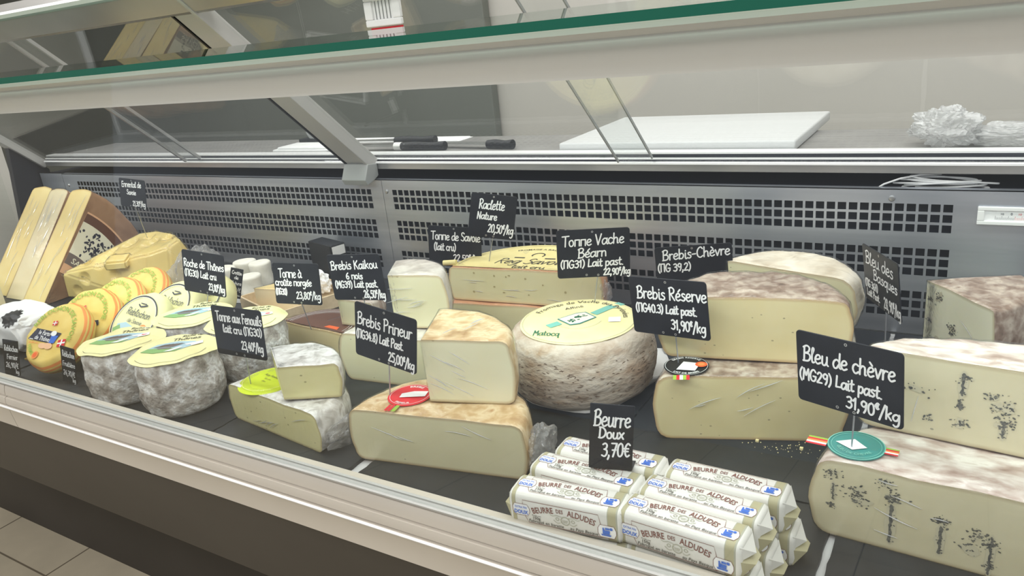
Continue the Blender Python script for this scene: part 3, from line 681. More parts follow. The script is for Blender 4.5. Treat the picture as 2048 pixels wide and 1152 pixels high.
def glint_folds(t, x0, x1, z0, z1, n, seed, ang=-0.55, fr=None, ln=(0.015, 0.05), off=0.0026):
    """film folds as thin raised ridges on a face, milky white to paint in glints"""
    rr = random.Random(seed); mb = MB(); fr = fr or FRONT
    for i in range(n):
        cx, cz, l, a = rr.uniform(x0, x1), rr.uniform(z0, z1), rr.uniform(*ln), ang + rr.gauss(0, 0.12); k = 8; P = []
        bow = rr.uniform(-.002, .002)
        for j in range(k + 1):
            u = j / k - 0.5; P.append(fr @ Vector((cx + l * u * cos(a) - bow * (1 - 4 * u * u) * sin(a), cz + l * u * sin(a) + bow * (1 - 4 * u * u) * cos(a), off)))
        mb.tube(P, [0.0002 + 0.0005 * sin(pi * j / k) * rr.uniform(.7, 1.2) for j in range(k + 1)], 5)
    return mb.build('film_glints', M['glint'], t, 'film folds painted as white glints', 1.0)

def crumple(parent, c, rx, ry, rz, seed, m_='film2', sub=4, name='film_gather', rot=0.0):
    bm = bmesh.new(); bmesh.ops.create_icosphere(bm, subdivisions=sub, radius=1.0)
    cr, sr = cos(rot), sin(rot)
    for v in bm.verts:
        p = v.co.copy(); k = 1 + 0.35 * nz(p, 2.2, seed) + 0.25 * abs(nz(p, 5, seed + 3)) - 0.18 * abs(nz(p, 9, seed + 5))
        x, y, z = p.x * rx * k, p.y * ry * k, p.z * rz * k
        v.co = Vector((c[0] + x * cr - y * sr, c[1] + x * sr + y * cr, c[2] + z))
    me = bpy.data.meshes.new(name); bm.to_mesh(me); bm.free()
    return link(name, me, M[m_], parent, 'crumpled gathered film', 0.35)

def sector(name, label, loc, yaw, R_, H, sweep, rind, paste, c=0.012, bulge=0.003, seed=1.0, group=None, film='film', disp=0.0014, mtx=None, cat='cheese', fpush=0.0012, famp=0.0012, ysc=1.0):
    """part of a cheese wheel; the first cut faces -y before turning"""
    t = thing(name, label, cat, loc, group, radians(yaw), mtx)
    prof = rind_profile(R_, H, c, bulge); n = max(6, int(sweep / 4)); m_ = len(prof)
    v = []; f = []
    for i in range(n + 1):
        a = radians(sweep) * i / n
        for r, z in prof:
            p = Vector((r * cos(a), r * sin(a), z))
            d = disp * (nz(p, 55, seed) + 1.6 * nz(p, 16, seed + 2))
            if r > 1e-6:
                if 0.004 < z < H - 0.004: p.x += cos(a) * d; p.y += sin(a) * d
                if z > H * 0.6: p.z += d * 0.9
            elif z > H * 0.6: p.z += d * 0.9
            p.y *= ysc; v.append(p)
    for i in range(n):
        for j in range(m_ - 1):
            a, b = i * m_ + j, (i + 1) * m_ + j
            if prof[j][0] < 1e-6: f.append((a, b + 1, a + 1))
            elif prof[j + 1][0] < 1e-6: f.append((a, b, a + 1))
            else: f.append((a, b, b + 1, a + 1))
    rd = pydata('rind', v, f, M[rind], t, None, 1.2)
    # cut faces
    def face_loop(loop, open_ends):
        P = [Vector((q[0], q[1])) for q in loop]; k = len(P); inner = []
        for i in range(k):
            nn = Vector((0, 0))
            for a, b in (((i - 1) % k, i), (i, (i + 1) % k)):
                if open_ends and {a, b} == {0, k - 1}: continue
                d = P[b] - P[a]; nn += Vector((-d.y, d.x)).normalized() if d.length > 1e-7 else Vector((0, 0))
            nn.normalize(); inner.append(P[i] + nn * 0.0055)
        return P, inner
    pv = []; pf = []; at = []
    def addface(P, inner, mp, open_ends):
        b = len(pv); k = len(P)
        for q in P: pv.append(mp(q)); at.append(0.85)
        for q in inner: pv.append(mp(q)); at.append(0.0)
        for i in range(k):
            j = (i + 1) % k
            if open_ends and i == k - 1: continue
            pf.append((b + i, b + j, b + k + j, b + k + i))
        pf.append(tuple(range(b + k, b + 2 * k)))
    pr0 = [(v[j].x, v[j].z) for j in range(m_)]
    if abs(sweep - 180) < 1e-3:
        pr1 = [(v[n * m_ + j].x, v[n * m_ + j].z) for j in range(m_)]
        loop = pr0 + pr1[::-1][1:-1]
        P, I = face_loop(loop, False); addface(P, I, lambda q: Vector((q.x, 0, q.y)), False)
    else:
        P, I = face_loop(pr0, True); addface(P, I, lambda q: Vector((q.x, 0, q.y)), True)
        a = radians(sweep); ca, sa = cos(a), sin(a)
        pr1 = [(v[n * m_ + j].x * ca + v[n * m_ + j].y * sa, v[n * m_ + j].z) for j in range(m_)]
        P, I = face_loop(pr1, True); addface(P, I, lambda q: Vector((q.x * ca, q.x * sa, q.y)), True)
    ct = pydata('cut_face', pv, pf, M[paste], t, None, None, None, at)
    bm = bmesh.new(); bm.from_mesh(ct.data); bmesh.ops.recalc_face_normals(bm, faces=bm.faces); bm.to_mesh(ct.data); bm.free()
    if film: film_shell(t, [rd, ct], fpush, famp, 45, film, seed)
    return t

def wheel(name, label, loc, R_, H, rind, c=0.012, bulge=0.003, seed=1.0, group=None, disp=0.002, mtx=None, n=72, cat='cheese', mats=None, ks=None, prof=None, sc=(14, 50)):
    t = thing(name, label, cat, loc, group, 0, mtx)
    prof = prof or rind_profile(R_, H, c, bulge)
    if prof[0][0] < 1e-6 and len(prof) < 40:                       # finer profile
        q = [prof[0]]
        for a, b in zip(prof, prof[1:]):
            if (Vector(a) - Vector(b)).length > 0.012 and ks is None: q.append(((a[0] + b[0]) / 2, (a[1] + b[1]) / 2))
            q.append(b)
        prof = q
    mb = MB().lathe(prof, n, 0, None, ks)
    vv = []
    for p in mb.v:
        p = Vector(p); d = disp * (1.4 * nz(p, sc[0], seed) + 0.7 * nz(p, sc[1], seed + 2)); r = sqrt(p.x ** 2 + p.y ** 2)
        if r > 1e-5 and 0.003 < p.z: p.x += p.x / r * d; p.y += p.y / r * d
        if p.z > H * 0.6: p.z += 0.6 * d
        vv.append(tuple(p))
    mb.v = vv
    mb.build('rind' if mats is None else 'paper_wrap', mats or M[rind], t, None, 1.4)
    return t

def label_disc(t, name, m_, R_, z, frame=None, droop=0.0, r0=None, wob=0.0, seed=0.0, sx=1.0, pw=2.0, th=0.0004, text=None):
    """paper disc with optional droop beyond r0; returns the drape function for prints on it"""
    fr = frame or Matrix.Identity(4); n = 56; rings = 9; v = []; f = []
    def drape(x, y):
        r = sqrt(x * x + y * y); dz = wob * nz(Vector((x, y, 0)), 30, seed) * (min(1.0, max(0.0, (r - 0.045) / 0.03)) if r0 else 1.0)
        if r0 and r > r0: dz -= droop * (r - r0) ** 1.0
        return dz
    for k in range(rings + 1):
        for j in range(n):
            a = 2 * pi * j / n; q = R_ * k / rings
            e = 1.0 / max(1e-6, (abs(cos(a)) ** pw + abs(sin(a)) ** pw) ** (1 / pw))
            x, y = q * e * cos(a) * sx, q * e * sin(a); v.append(fr @ Vector((x, y, z + drape(x, y))))
    for k in range(rings):
        for j in range(n): f.append((k * n + j, k * n + (j + 1) % n, (k + 1) * n + (j + 1) % n, (k + 1) * n + j))
    b = len(v); base = [fr @ Vector((0, 0, -th)) - fr @ Vector((0, 0, 0))][0]
    v += [p + base for p in v[:]]
    f += [tuple(b + e for e in reversed(q)) for q in f[:]]
    for j in range(n): a, c_ = rings * n + j, rings * n + (j + 1) % n; f.append((a, c_, b + c_, b + a))
    o = pydata(name, v, f, m_, t, None, 1.0)
    return o, (lambda p: Vector((p.x, p.y, p.z + drape(p.x, p.y))))

CROSS = lambda F, cx, cy, s, rot=0.0: None
def flag(t, fr, z, cx, cy, s, rot=0.0, fn=None):
    """small red flag with a white cross"""
    def P(pts): return [(cx + (x * cos(rot) - y * sin(rot)) * s, cy + (x * sin(rot) + y * cos(rot)) * s) for x, y in pts]
    Flat().poly(P([(-1, -.8), (1, -.8), (1, .8), (-1, .8)])).build('flag_print', M['red'], fr, z, t, 'red flag', 0, fn)
    Flat().poly(P([(-.18, -.8), (.18, -.8), (.18, .8), (-.18, .8)])).poly(P([(-1, -.16), (1, -.16), (1, .16), (-1, .16)])).build('cross_print', M['paper_w'], fr, z + 0.0002, t, 'white cross', 0, fn)

# ------------------------------------------------------------------ half wheels and wedges at the front and right
primeur = sector('half_wheel', 'half wheel of ivory cheese with a red oval label, under a smaller quarter piece', (-0.637, 0.735, 0), 9.5, 0.139, 0.084, 180, 'r_tan', 'p_prim_shade', 0.016, 0.004, 3.0)
crumple(primeur, (0.150, 0.035, 0.035), 0.017, 0.035, 0.032, 3)
fr = T(-0.060, 0.052, 0.0868)
label, _d = label_disc(primeur, 'paper_label', M['red'], 0.034, 0.0, fr, 0, None, 0.0004, 2, 1.0)
Flat().ringline((0, 0), 0.0305, 0.0006).type('BREBIS', 0, 0, 0.0075, 0, 0.01, 1, 'C', (0, 0, 0.0225, pi / 2)).type('PRIMEUR', 0, 0, 0.0065, 0, 0.01, 1, 'C', (0, 0, 0.0285, -pi / 2), 0, -1).build('label_print', M['paper_w'], fr, 0.0008, primeur, 'white print on the red label')
Flat().poly([(-0.012, -0.012), (0.026, -0.002), (0.024, 0.014), (0.002, 0.010), (-0.014, 0.0)]).build('price_sticker', M['paper_w'], fr, 0.0012, primeur, 'white sticker on the red label')
for q, k in (((-0.016, -0.011, -0.052, -0.034), 'red'), ((0.011, 0.016, 0.034, 0.050), 'red'), ((-0.010, -0.006, -0.052, -0.034), 'red'), ((0.018, 0.022, 0.032, 0.048), 'red'), ((-0.004, 0.002, -0.052, -0.034), 'green'), ((0.024, 0.030, 0.026, 0.042), 'green')):
    Flat().rect(*q).build('stripe_print', M[k], fr, 0.0006, primeur, k + ' stripe')

pu = sector('quarter_wheel', 'tall ivory quarter cheese with golden rind on the red-labelled half wheel', (-0.664, 0.772, 0.0855), 15.5, 0.131, 0.098, 97, 'r_tan', 'p_prim', 0.015, 0.004, 5.0)

glint_folds(pu, 0.02, 0.09, 0.02, 0.075, 9, 1, -0.50)
glint_folds(pu, 0.025, 0.065, 0.025, 0.065, 5, 2, 0.9, T(0, 0, 0.0985), (0.02, 0.04), 0.003)
glint_folds(primeur, -0.11, 0.10, 0.02, 0.07, 5, 3, -0.2)
fen = sector('half_wheel', 'small white-rinded half cheese with a lime label and fennel specks', (-0.952, 0.716, 0), -7.5, 0.121, 0.066, 180, 'r_white', 'p_fen', 0.012, 0.004, 8.0, disp=0.002)
crumple(fen, (0.128, 0.05, 0.02), 0.014, 0.04, 0.022, 9)
fr = T(-0.058, 0.042, 0.0692)
label_disc(fen, 'paper_label', M['lime'], 0.052, 0.0, fr, 0.12, 0.03, 0.0006, 4)
Flat().ringline((0, 0), 0.044, 0.0007).build('label_print', M['paper_pale'], fr, 0.0012, fen, 'pale ring on the lime label')
Flat().type('Aux Fenouils', 0, 0.006, 0.0085, 0, 0.0, 1, 'C').type('lait cru', 0, -0.004, 0.006).type('affiné', 0, -0.012, 0.005).type('LAIT CRU DE VACHE AU FENOUIL', 0, 0, 0.0048, 0, 0, 1, 'C', (0, 0, 0.046, pi / 2)).build('label_print', M['ink'], fr, 0.0012, fen, 'dark print on the lime label')
sector('quarter_wheel', 'white-rinded quarter cheese on the small half cheese with the lime label', (-0.918, 0.719, 0.0685), 26, 0.098, 0.057, 118, 'r_white', 'p_fen', 0.009, 0.003, 11.0, disp=0.0022)

glint_folds(fen, -0.09, 0.09, 0.01, 0.055, 6, 4, 0.3)
res = sector('half_wheel', 'buttery half wheel with a black oval label, lower of the buttery pair', (-0.255, 0.966, 0), 18.5, 0.127, 0.100, 180, 'r_brown', 'p_res', 0.020, 0.005, 13.0, disp=0.0024)
fr = T(-0.083, 0.028, 0.1035)
label_disc(res, 'paper_label', M['black'], 0.032, 0.0, fr, 0, None, 0.0004, 2)
Flat().ringline((0, 0), 0.030, 0.0005).type('BREBIS RESERVE', 0, 0, 0.006, 0, 0.01, 1, 'C', (0, 0, 0.0235, pi / 2)).type('LAIT DE BREBIS', 0, 0, 0.006, 0, 0.01, 1, 'C', (0, 0, 0.0275, -pi / 2), 0, -1).build('label_print', M['paper_w'], fr, 0.0008, res, 'white print on the black label')
Flat().poly([(-0.014, -0.014), (0.012, -0.018), (0.020, 0.006), (-0.004, 0.012)]).build('price_sticker', M['paper_w'], fr, 0.0010, res, 'white sticker on the black label')
Flat().disc((0.021, 0.002), 0.0085).build('seal_print', M['orange_red'], fr, 0.0013, res, 'orange seal')
Flat().disc((0.021, 0.002), 0.005).build('seal_print', M['orange'], fr, 0.0015, res, 'pale orange seal centre')
for i, k in enumerate(('green', 'red', 'paper_w', 'green', 'red')):
    Flat().rect(-0.018 + i * 0.0045, -0.0135 + i * 0.0045, -0.046, -0.032).build('stripe_print', M[k], fr, 0.0008, res, None)
sector('half_wheel', 'buttery half wheel with crumbly brown rind, upper of the buttery pair', (-0.262, 1.012, 0.103), 10.5, 0.128, 0.096, 180, 'r_brown', 'p_res', 0.016, 0.005, 17.0, disp=0.0026)

glint_folds(res, -0.09, 0.06, 0.05, 0.09, 6, 5, 0.35)
sector('half_wheel', 'lower half wheel of a yellow ridged cheese behind the buttery half wheels', (-0.262, 1.20, 0), -13, 0.112, 0.085, 180, 'r_goat', 'p_kaik', 0.020, 0.005, 19.0)
sector('half_wheel', 'half wheel with pale ridged rind by the perforated panel behind the buttery pair', (-0.262, 1.195, 0.087), -15, 0.118, 0.094, 180, 'r_goat', 'p_kaik', 0.030, 0.005, 21.0, famp=0.002)

def vein_marks(t, streaks, blobs, seed):
    rr = random.Random(seed); F = Flat(); Hh = Flat()
    def blot(F_, cx, cz, a, el, rot, k=9):
        F_.poly([(cx + a * el * cos(t_) * cos(rot) * rr.uniform(.6, 1.25) - a * sin(t_) * sin(rot), cz + a * el * cos(t_) * sin(rot) + a * sin(t_) * rr.uniform(.6, 1.25)) for t_ in [2 * pi * j / k for j in range(k)]])
    for x, z0, z1, w_ in streaks:
        n = 22; l = []; r_ = []
        for i in range(n + 1):
            z = z0 + (z1 - z0) * i / n; dx = 0.0004 * sin(i * 0.9 + seed); ww = w_ * (0.55 + 0.6 * rr.random()) * (0.4 if i in (0, n) else 1)
            l.append((x + dx - ww, z)); r_.append((x + dx + ww * rr.uniform(.7, 1.2), z))
        for i in range(n): F.poly([l[i], r_[i], r_[i + 1], l[i + 1]])
        for i in range(18):
            blot(F, x + rr.gauss(0, w_ * 1.5), rr.uniform(z0, z1), rr.uniform(.0003, .0008), rr.uniform(1, 2.5), rr.uniform(-.5, .5))
        Hh.poly([(x + w_ * 3 * cos(t_) * rr.uniform(.8, 1.2), (z0 + z1) / 2 + (abs(z1 - z0) / 2 + .003) * sin(t_)) for t_ in [2 * pi * j / 18 for j in range(18)]])
    for x, z, s_, k in blobs:
        for i in range(3): blot(Hh, x + rr.gauss(0, s_ * .5), z + rr.gauss(0, s_ * .4), s_ * rr.uniform(.4, .7), rr.uniform(1, 1.6), rr.uniform(-.4, .4), 12)
        for i in range(k * 3):
            blot(F, x + rr.gauss(0, s_ * .85), z + rr.gauss(0, s_ * .55), rr.uniform(.00025, .0011), rr.uniform(1.0, 2.6), rr.uniform(-.8, .8))
    Hh.build('mould_halo', M['halo'], FRONT, 0.0003, t, 'paler zones around the mould')
    F.build('blue_veins', M['vein'], FRONT, 0.0006, t, 'grey blue mould veins')

bl = sector('half_wheel', 'big blue-veined half wheel with a teal label, lower of the pair at the right edge', (0.022, 0.789, 0), -3.5, 0.158, 0.098, 180, 'r_pink', 'p_bleu', 0.018, 0.004, 23.0, disp=0.002)
vein_marks(bl, [(-0.137, 0.048, 0.070, 0.0011), (-0.0765, 0.010, 0.060, 0.0019), (-0.028, 0.012, 0.048, 0.0018), (0.018, 0.002, 0.05, 0.0014)],
           [(-0.140, 0.082, 0.006, 12), (-0.138, 0.040, 0.004, 8), (-0.115, 0.066, 0.007, 16), (-0.110, 0.055, 0.008, 10), (-0.0765, 0.068, 0.006, 20), (-0.084, 0.086, 0.006, 8), (-0.028, 0.054, 0.005, 18), (0.008, 0.048, 0.006, 12), (0.018, 0.040, 0.005, 14), (-0.002, 0.03, 0.01, 8), (0.018, 0.014, 0.004, 8)], 3)
fr = T(-0.122, 0.038, 0.1005)
label_disc(bl, 'paper_label', M['teal_d'], 0.031, 0.0, fr, 0, None, 0.0004, 2)
Flat().ringline((0, 0), 0.030, 0.0012).ringline((0, 0), 0.0265, 0.0005).type('BLEU DE CHEVRE', 0, 0, 0.006, 0, 0.0, 1, 'C', (0, 0, 0.021, -pi / 2), 0, -1).build('label_print', M['teal'], fr, 0.0008, bl, 'pale print on the teal label')
Flat().poly([(-0.022, -0.001), (-0.002, -0.012), (0.012, -0.002), (-0.004, 0.012)]).build('price_sticker', M['paper_w'], fr, 0.0010, bl, 'white sticker on the teal label')
for i, k in enumerate(('red', 'paper_w', 'orange', 'red', 'green')):
    Flat().rect(-0.052, -0.030, -0.016 + i * 0.0035, -0.0125 + i * 0.0035).build('stripe_print', M[k], fr, 0.0006, bl, None); Flat().rect(0.030, 0.044, -0.006 + i * 0.0028, -0.0032 + i * 0.0028).build('stripe_print', M[k], fr, 0.0006, bl, None)
bu = sector('half_wheel', 'big blue-veined half wheel with pink mouldy rind, upper of the pair at the right edge', (0.048, 0.872, 0.1005), -6.0, 0.155, 0.100, 180, 'r_pink', 'p_bleu', 0.018, 0.004, 27.0, disp=0.002, ysc=0.5)
vein_marks(bu, [(-0.0475, 0.060, 0.088, 0.0017), (-0.0485, 0.048, 0.056, 0.0007), (-0.006, 0.018, 0.036, 0.0014)],
           [(-0.043, 0.082, 0.003, 6), (-0.049, 0.047, 0.003, 8), (-0.046, 0.026, 0.005, 8), (-0.019, 0.066, 0.006, 8), (-0.008, 0.055, 0.008, 14), (-0.006, 0.036, 0.006, 14), (-0.078, 0.026, 0.004, 5), (-0.092, 0.06, 0.008, 5)], 8)
bq = sector('wedge', 'tall greenish blue wedge with brown rind beside the thermometer', (-0.060, 1.275, 0), -50, 0.142, 0.152, 75, 'r_brown', 'p_basq', 0.010, 0.004, 31.0, disp=0.002)
vein_marks(bq, [], [(0.030, 0.132, 0.006, 10), (0.010, 0.125, 0.004, 8), (0.062, 0.095, 0.006, 14), (0.062, 0.086, 0.004, 10), (0.108, 0.082, 0.003, 5), (0.062, 0.052, 0.006, 14), (0.012, 0.09, 0.004, 5), (0.03, 0.06, 0.008, 5)], 5)

glint_folds(bq, 0.03, 0.11, 0.04, 0.12, 6, 6, -0.6)
glint_folds(bu, -0.12, -0.08, 0.02, 0.08, 4, 7, 1.3)
glint_folds(bl, -0.12, 0.05, 0.02, 0.09, 5, 8, -0.1)
# ------------------------------------------------------------------ the whole wheel and its neighbours
va = wheel('cheese_round', 'whole beige cracked cheese wheel with a large yellow label on white paper', (-0.5550, 1.048, 0.002), 0.121, 0.114, 'r_vache', 0.028, 0.006, 33.0, None, 0.0022)
fr = T(0, 0, 0.1168) @ RZ(22)
_o, dr = label_disc(va, 'paper_label', M['paper_pale'], 0.098, 0.0, fr, 0.15, 0.085, 0.0010, 6)
def lab(F, name, k, z, lb=None, t_=va, f_=None): return F.build(name, M[k], f_ or fr, z, t_, lb, 0, dr)
lab(Flat().ringline((0, 0), 0.094, 0.0007).ringline((0, 0), 0.040, 0.0006, 3.4, 6.0), 'ring_print', 'olive_ink', 0.0007)
band = [(-0.046 + 0.0125 * i, -0.0425 + 0.0117 * i) for i in range(12)]
lab(Flat().ribbon([(-0.048, -0.028), (-0.030, -0.014)], 0.016, False).ribbon([(0.024, 0.020), (0.048, 0.046), (0.070, 0.070)], 0.016, False), 'ribbon_print', 'teal', 0.0008, 'teal ribbon on the label')
lab(Flat().poly([(-0.036, 0.002), (-0.012, -0.026), (0.004, -0.022), (0.030, 0.004), (0.010, 0.030), (-0.006, 0.026)]), 'shield_print', 'teal_d', 0.0010, 'teal outlined shield')
lab(Flat().poly([(-0.033, 0.002), (-0.012, -0.023), (0.003, -0.019), (0.027, 0.004), (0.009, 0.027), (-0.006, 0.023)]), 'shield_print', 'cream', 0.0012, 'cream shield')
F = Flat(); rr = random.Random(4)
for cx, cy in ((-0.008, -0.008), (0.004, 0.010)):
    for i in range(9): F.disc((cx + rr.uniform(-.010, .010), cy + rr.uniform(-.006, .006)), rr.uniform(.0014, .0032), rr.uniform(.001, .002), 8, rr.uniform(0, 3))
    for i in range(5): F.ribbon([(cx + rr.uniform(-.008, .008), cy + rr.uniform(-.005, .005)) for _ in range(2)], 0.0014)
lab(F, 'crest_print', 'dgreen', 0.0014, 'dark green crest')
lab(Flat().type('Fromage de Vache des Pyrénées', 0, 0, 0.0155, 0, 0, 1.0, 'C', (0, 0, 0.074, 1.35)).type('Affiné', -0.010, 0.048, 0.014, 0.35), 'lettering', 'ink', 0.0010, 'dark curved lettering')
lab(Flat().hand('Matocq'.replace('M', 'M'), -0.070, -0.026, -0.060, 0.017, 0.0017, -0.010), 'lettering', 'dgreen', 0.0010, 'green handwritten style lettering')
lab(Flat().rect(0.050, 0.070, -0.018, 0.002), 'price_sticker', 'paper_w', 0.0012, 'small white sticker')
F = MB(); rr = random.Random(12)
for i in range(230):                                              # fine dark cracks round the side
    a0 = rr.uniform(-pi, 0.4); z = rr.uniform(0.022, 0.090); ln = rr.uniform(0.02, 0.085); k = 7; up = []; dn = []
    for j in range(k):
        a = a0 + ln * j / (k - 1); zz = z + 0.0009 * sin(j * 0.5 + i) + rr.uniform(-.0002, .0002); t_ = (zz - 0.028) / 0.058
        d_ = 0.0022 * (1.4 * nz((0.125 * cos(a), 0.125 * sin(a), zz), 14, 33.0) + 0.7 * nz((0.125 * cos(a), 0.125 * sin(a), zz), 50, 35.0))
        ra_ = 0.121 + 0.006 * sin(pi * min(1, max(0, t_))) + d_ + 0.0004 - (0 if 0 < t_ < 1 else (min(abs(t_), abs(t_ - 1)) * 0.058) ** 2 * 18)
        wv = 0.0007 * sin(pi * j / (k - 1)) + 0.0001
        up.append((ra_ * cos(a), ra_ * sin(a), zz + wv)); dn.append((ra_ * cos(a), ra_ * sin(a), zz - wv))
    F.add(up + dn, [(j, j + 1, k + j + 1, k + j) for j in range(k - 1)])
F.build('rind_cracks', M['crack'], va, 'fine dark cracks in the rind')
# white paper under it
mb = MB(); n = 40
vv = []; 
for k, rad in enumerate((0.02, 0.09, 0.112, 0.124, 0.136, 0.147)):
    for j in range(n):
        a = 2 * pi * j / n; sq = 1.0 / max(abs(cos(a - 0.3)), abs(sin(a - 0.3))) if k >= 3 else 1.0
        q = min(rad * (1 + 0.20 * (sq - 1) * (k - 2)) if k >= 3 else rad, 0.185)
        up = 0.0 if k < 3 else (q - 0.115) * 0.35 * max(0.0, 0.55 + 0.7 * sin(3 * a + 1.0)) + 0.0012 * (k - 2) * (1 + nz(Vector((cos(a), sin(a), k)), 3, 2))
        if cos(a - radians(-75)) > 0.0: q = min(q, 0.104 + 0.004 * sin(5 * a))
        vv.append((q * cos(a), q * sin(a), 0.0008 + up))
f = [tuple(range(n))] + [(k * n + j, k * n + (j + 1) % n, (k + 1) * n + (j + 1) % n, (k + 1) * n + j) for k in range(5) for j in range(n)]
o = pydata('wrapping_paper', vv, f, M['paper_w'], None, 'white paper sheet spread under the whole beige wheel', 1.0); o.location = (-0.5550, 1.048, Z0 + 0.0002); o['category'] = 'paper'
o.modifiers.new('thickness', 'SOLIDIFY').thickness = 0.0004

ra = sector('half_wheel', 'lower half wheel with orange rind under the yellow-labelled half wheel', (-0.762, 1.185, 0), 8, 0.160, 0.068, 180, 'r_orange', 'p_rac', 0.010, 0.003, 37.0)
rc = sector('half_wheel', 'half wheel with a yellow printed label and orange rind beside the tall ivory piece', (-0.750, 1.195, 0.070), 5.5, 0.163, 0.070, 180, 'r_orange', 'p_rac', 0.010, 0.003, 41.0)
fr = T(0, 0, 0.0722)
v = [(0.155 * cos(a), 0.155 * sin(a)) for a in [pi * i / 40 for i in range(41)]]
Flat().poly([(x, y + 0.004) for x, y in v]).build('paper_label', M['paper_rac'], fr, 0.0, rc, 'yellow half disc label', 0.0006)
Flat().hand('Reg.Savoie'.replace('.', ' '), -0.075, 0.075, 0.030, 0.030, 0.0026, 0.006, 0.25).hand('lait cru', -0.025, 0.045, 0.006, 0.016, 0.0022).ringline((0.0, 0.088), 0.013, 0.003, -0.6, 3.7).rect(-0.045, -0.022, 0.066, 0.071).rect(0.022, 0.045, 0.066, 0.071).ringline((0, 0.004), 0.146, 0.0008, 0.05, pi - 0.05).type('FROMAGE A RACLETTE', 0, 0, 0.011, 0, 0.005, 1, 'C', (0, 0, 0.122, pi / 2)).build('label_print', M['ink'], fr, 0.0005, rc, 'dark print on the yellow label')
F = Flat(); rr = random.Random(9)
for x, z in ((-0.105, 0.060), (-0.060, 0.056), (-0.034, 0.055), (-0.027, 0.058), (0.008, 0.053), (0.044, 0.042), (-0.062, 0.033), (-0.042, 0.022), (0.012, 0.02), (0.09, 0.03), (-0.11, 0.02)):
    F.disc((x, z), rr.uniform(.0016, .003), rr.uniform(.0014, .0026), 12)
F.build('eyes', M['eye'], FRONT, 0.0006, rc, 'small round holes')
mb = MB().tube([(-0.178, 0.008, 0.075), (-0.150, 0.012, 0.0765)], 0.0055, 12); mb.build('rolled_label_end', M['paper_rac'], rc, 'rolled end of the yellow label', 0.8)
crumple(rc, (0.165, 0.012, 0.030), 0.012, 0.014, 0.022, 43)

kk = sector('half_wheel', 'pale cream half cheese behind the ivory half wheel with the red label', (-0.868, 0.932, 0), 6, 0.116, 0.094, 180, 'r_pale', 'p_kaik', 0.016, 0.006, 45.0)
glint_folds(rc, -0.14, 0.13, 0.01, 0.06, 8, 9, -0.1)
kb = sector('quarter_wheel', 'tall pale block with crinkled film on top of the pale cream half cheese', (-0.884, 0.966, 0.0965), 15, 0.104, 0.100, 105, 'r_pale', 'p_kaik', 0.012, 0.004, 47.0, disp=0.0022)

glint_folds(kb, 0.01, 0.08, 0.02, 0.09, 7, 10, 0.15)
br = sector('half_wheel', 'low half wheel with a shiny brown round label on slate', (-1.128, 0.992, 0), -4, 0.116, 0.054, 180, 'r_morge', 'p_mor', 0.014, 0.003, 51.0)
fr = T(0.0, 0.0, 0.0568)
v = [(0.096 * cos(a), 0.096 * sin(a)) for a in [pi * i / 40 for i in range(41)]]
Flat().poly([(x, y + 0.003) for x, y in v]).build('paper_label', M['brown_label'], fr, 0.0, br, 'brown label', 0.0006)
Flat().ringline((0, 0.003), 0.090, 0.0012, 0.05, pi - 0.05).ringline((0, 0.003), 0.082, 0.0016, 0.05, pi - 0.05).ringline((0, 0.003), 0.076, 0.0008, 0.05, pi - 0.05).build('label_print', M['paper_w'], fr, 0.0005, br, 'white rings on the brown label')
Flat().poly([(0.02, 0.010), (0.06, 0.008), (0.055, 0.020), (0.025, 0.020)]).build('label_print', M['orange_red'], fr, 0.0005, br, 'orange patch on the brown label')
sector('quarter_wheel', 'small cream quarter with pinkish rind on the brown-labelled half wheel', (-1.075, 1.02, 0.0585), 2, 0.088, 0.054, 100, 'r_pink', 'p_kaik', 0.010, 0.003, 53.0)

